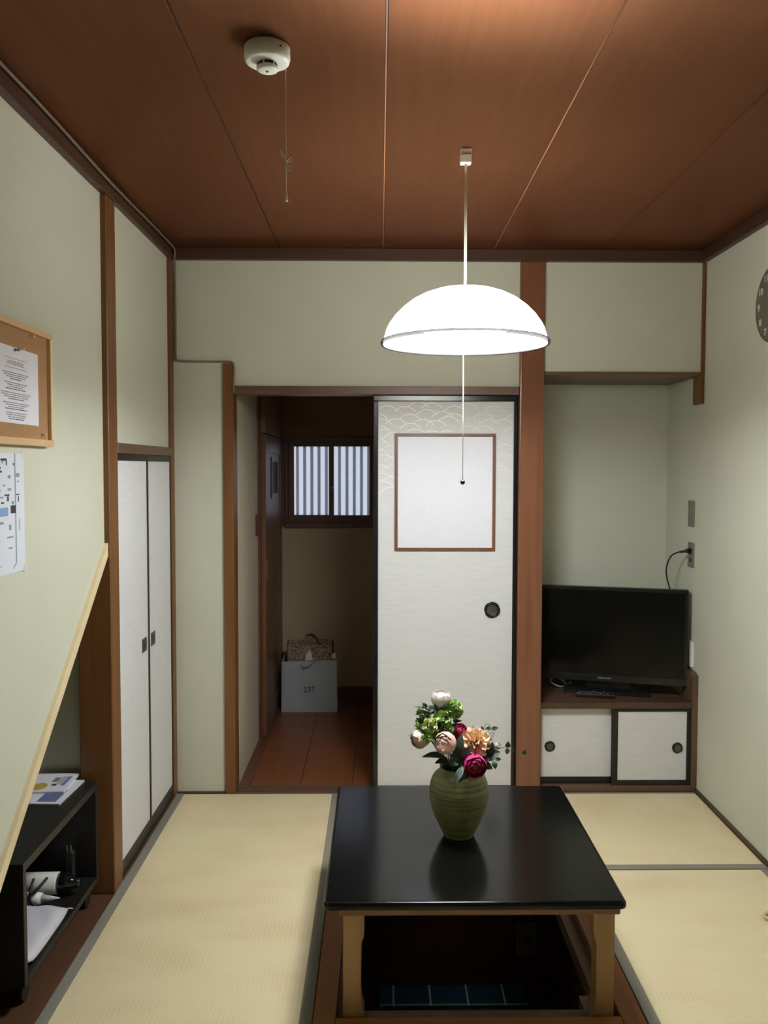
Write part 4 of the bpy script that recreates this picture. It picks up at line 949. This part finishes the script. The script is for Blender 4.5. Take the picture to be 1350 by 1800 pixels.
box('plug_body', pg_.x-.013, pg_.x+.013, 2.703, 2.729, .0875, pg_.z-.012, M_RUBBER, bp, bev=.004)
for s in (-.0065, .0065): box('prong', pg_.x+s-.001, pg_.x+s+.001, 2.706, 2.712, pg_.z-.012, pg_.z+.010, mat('silver', rgb(210, 212, 214), .2, metal=1.0), bp)

# ------------------------------------------------------------------ bags in the hallway
M_BAG = noisy('grey_white_bag_paper', rgb(150, 156, 158), rgb(158, 164, 166), 6, .6)
bg = thing('paper_bag', 'pale grey paper shopping bag marked 237 on the hallway floor', 'shopping bag', (-0.41, 5.02, -0.002))
X0, X1, Y0, Y1, ZB, ZT_ = -0.576, -0.247, 4.955, 5.075, -0.0015, .300
prism('front', [(X0, Y0, ZB), (X1, Y0, ZB), (X1-.003, Y0+.006, ZT_+.006), (X0+.001, Y0+.006, ZT_-.002)], (0, .003, 0), M_BAG, bg)
prism('back', [(X0, Y1, ZB), (X1, Y1, ZB), (X1-.012, Y1-.012, ZT_+.015), (X0+.012, Y1-.012, ZT_+.030)], (0, .003, 0), M_BAG, bg)
prism('side', [(X0, Y0+.004, ZB), (X0, Y1, ZB), (X0+.012, Y1-.012, ZT_+.03), (X0+.001, Y0+.008, ZT_-.002)], (.003, 0, 0), M_BAG, bg)
prism('side', [(X1-.003, Y0+.004, ZB), (X1-.003, Y1, ZB), (X1-.015, Y1-.012, ZT_+.015), (X1-.006, Y0+.008, ZT_+.005)], (.003, 0, 0), M_BAG, bg)
box('bottom', X0+.003, X1-.003, Y0+.004, Y1, ZB, ZB+.003, M_BAG, bg)
prism('fold_band', [(X0+.0005, Y0+.0032, .268), (X1-.0025, Y0+.0032, .272), (X1-.003, Y0+.0055, ZT_+.006), (X0+.001, Y0+.0055, ZT_-.002)], (0, -.0012, 0), M_BAG, bg)
prism('base_fold', [(X0, Y0-.0009, ZB), (X1, Y0-.0009, ZB), (X1, Y0-.0002, .052), (X0, Y0-.0002, .055)], (0, .0009, 0), M_BAG, bg)
text('number_print', '237', 0.046, (-0.412, Y0-.0006+.0015, 0.132), (.996, 0, .06), (-.06, 0, .998), M_DARKINK, bg, depth=.0012)
tube('handle', [(-0.462, Y0+.001, .283), (-0.445, Y0-.010, .268), (-0.42, Y0-.012, .275), (-0.388, Y0-.008, .298), (-0.37, Y0-.001, .318), (-0.352, Y0+.001, .300), (-0.346, Y0+.001, .287)], .0035, mat('grey_cord', rgb(150, 152, 150), .7), bg, 6, smoothk=4)
b2 = thing('brown_bag', 'brown printed paper bag with ribbon standing inside the pale grey bag', 'paper bag', (-0.41, 5.03, .01))
m = mat('brown_printed_paper', rgb(136, 112, 92), .7)
f = noise(m, coords(m, (30, 30, 60)), 3, 4); base(m, ramp(m, f, [(.42, rgb(72, 54, 44)), (.52, rgb(150, 126, 104))]))
bm = bmesh.new(); add_prism(bm, [(-0.545, 4.985, .02), (-0.285, 4.985, .02), (-0.280, 4.985, .392), (-0.540, 4.985, .398)], (0, .004, 0)); obj('front', bm, m, b2)
bm = bmesh.new(); add_prism(bm, [(-0.545, 5.050, .02), (-0.285, 5.050, .02), (-0.272, 5.050, .412), (-0.544, 5.050, .410)], (0, .004, 0)); obj('back', bm, m, b2)
prism('side', [(-0.285, 4.989, .02), (-0.285, 5.05, .02), (-0.276, 5.05, .410), (-0.284, 4.989, .39)], (.004, 0, 0), mat('bag_side', rgb(60, 44, 36), .7), b2)
prism('side', [(-0.549, 4.989, .02), (-0.549, 5.05, .02), (-0.546, 5.05, .408), (-0.545, 4.989, .396)], (.004, 0, 0), MATS['bag_side'], b2)
box('bottom', -0.545, -0.285, 4.989, 5.05, .012, .02, MATS['bag_side'], b2)
M_RIB = mat('brown_ribbon', rgb(120, 100, 82), .5)
def ribbon(name, pts, wd, m, par):
    P = catmull(pts, 5); bm = bmesh.new(); prev = None
    for p in P:
        v = [bm.verts.new(p+Vector((0, -wd/2, 0))), bm.verts.new(p+Vector((0, wd/2, 0)))]
        if prev: bm.faces.new((prev[0], prev[1], v[1], v[0]))
        prev = v
    bmesh.ops.solidify(bm, geom=bm.faces[:], thickness=.002)
    return obj(name, bm, m, par)
ribbon('handle', [(-0.455, 5.02, .395), (-0.445, 5.02, .435), (-0.42, 5.02, .452), (-0.39, 5.02, .450), (-0.37, 5.02, .430), (-0.355, 5.02, .398)], .02, M_RIB, b2)
prism('handle_patch', [(-0.45, 5.046, .37), (-0.36, 5.046, .37), (-0.37, 5.046, .425), (-0.40, 5.046, .448), (-0.43, 5.046, .442), (-0.445, 5.046, .42)], (0, .003, 0), M_RIB, b2)
wrp = thing('tissue_paper', 'pointed white tissue tip sticking out of the pale grey bag', 'tissue paper', (-0.415, 4.97, .29))
prism('tip', [(-0.438, 4.972, .30), (-0.432, 4.970, .34), (-0.408, 4.968, .371), (-0.398, 4.970, .345), (-0.392, 4.972, .305)], (0, .004, 0), mat('tissue', rgb(204, 196, 194), .8), wrp)
wr2 = thing('tissue_paper', 'small white tissue knot at the right corner of the pale grey bag', 'tissue paper', (-0.27, 4.975, .30))
bm = bmesh.new(); bmesh.ops.create_icosphere(bm, subdivisions=2, radius=.018, matrix=Matrix.Translation((-0.268, 4.973, .327)) @ Matrix.Diagonal((.7, .5, 1.15, 1)))
rnd = random.Random(5)
for v in bm.verts: v.co += Vector((rnd.uniform(-1, 1), rnd.uniform(-1, 1), rnd.uniform(-1, 1)))*.003
obj('knot', bm, MATS['tissue'], wr2)

# ------------------------------------------------------------------ tassel at the right picture edge
ts = thing('cord_tassel', 'small beige knotted cord end on the right mat at the picture edge', 'tassel', (1.262, 2.64, 0.001))
M_TAS = mat('beige_cord', rgb(204, 176, 140), .7)
tube('loop', [(1.262+.024*math.cos(a)*1.0, 2.640+.026*math.sin(a), .008+.003*math.sin(2*a)) for a in [i*2*math.pi/20 for i in range(20)]], .0058, M_TAS, ts, 8, True)
tube('tail', [(1.284, 2.64, .009), (1.31, 2.63, .008), (1.34, 2.60, .007)], .006, M_TAS, ts, 8, smoothk=4)
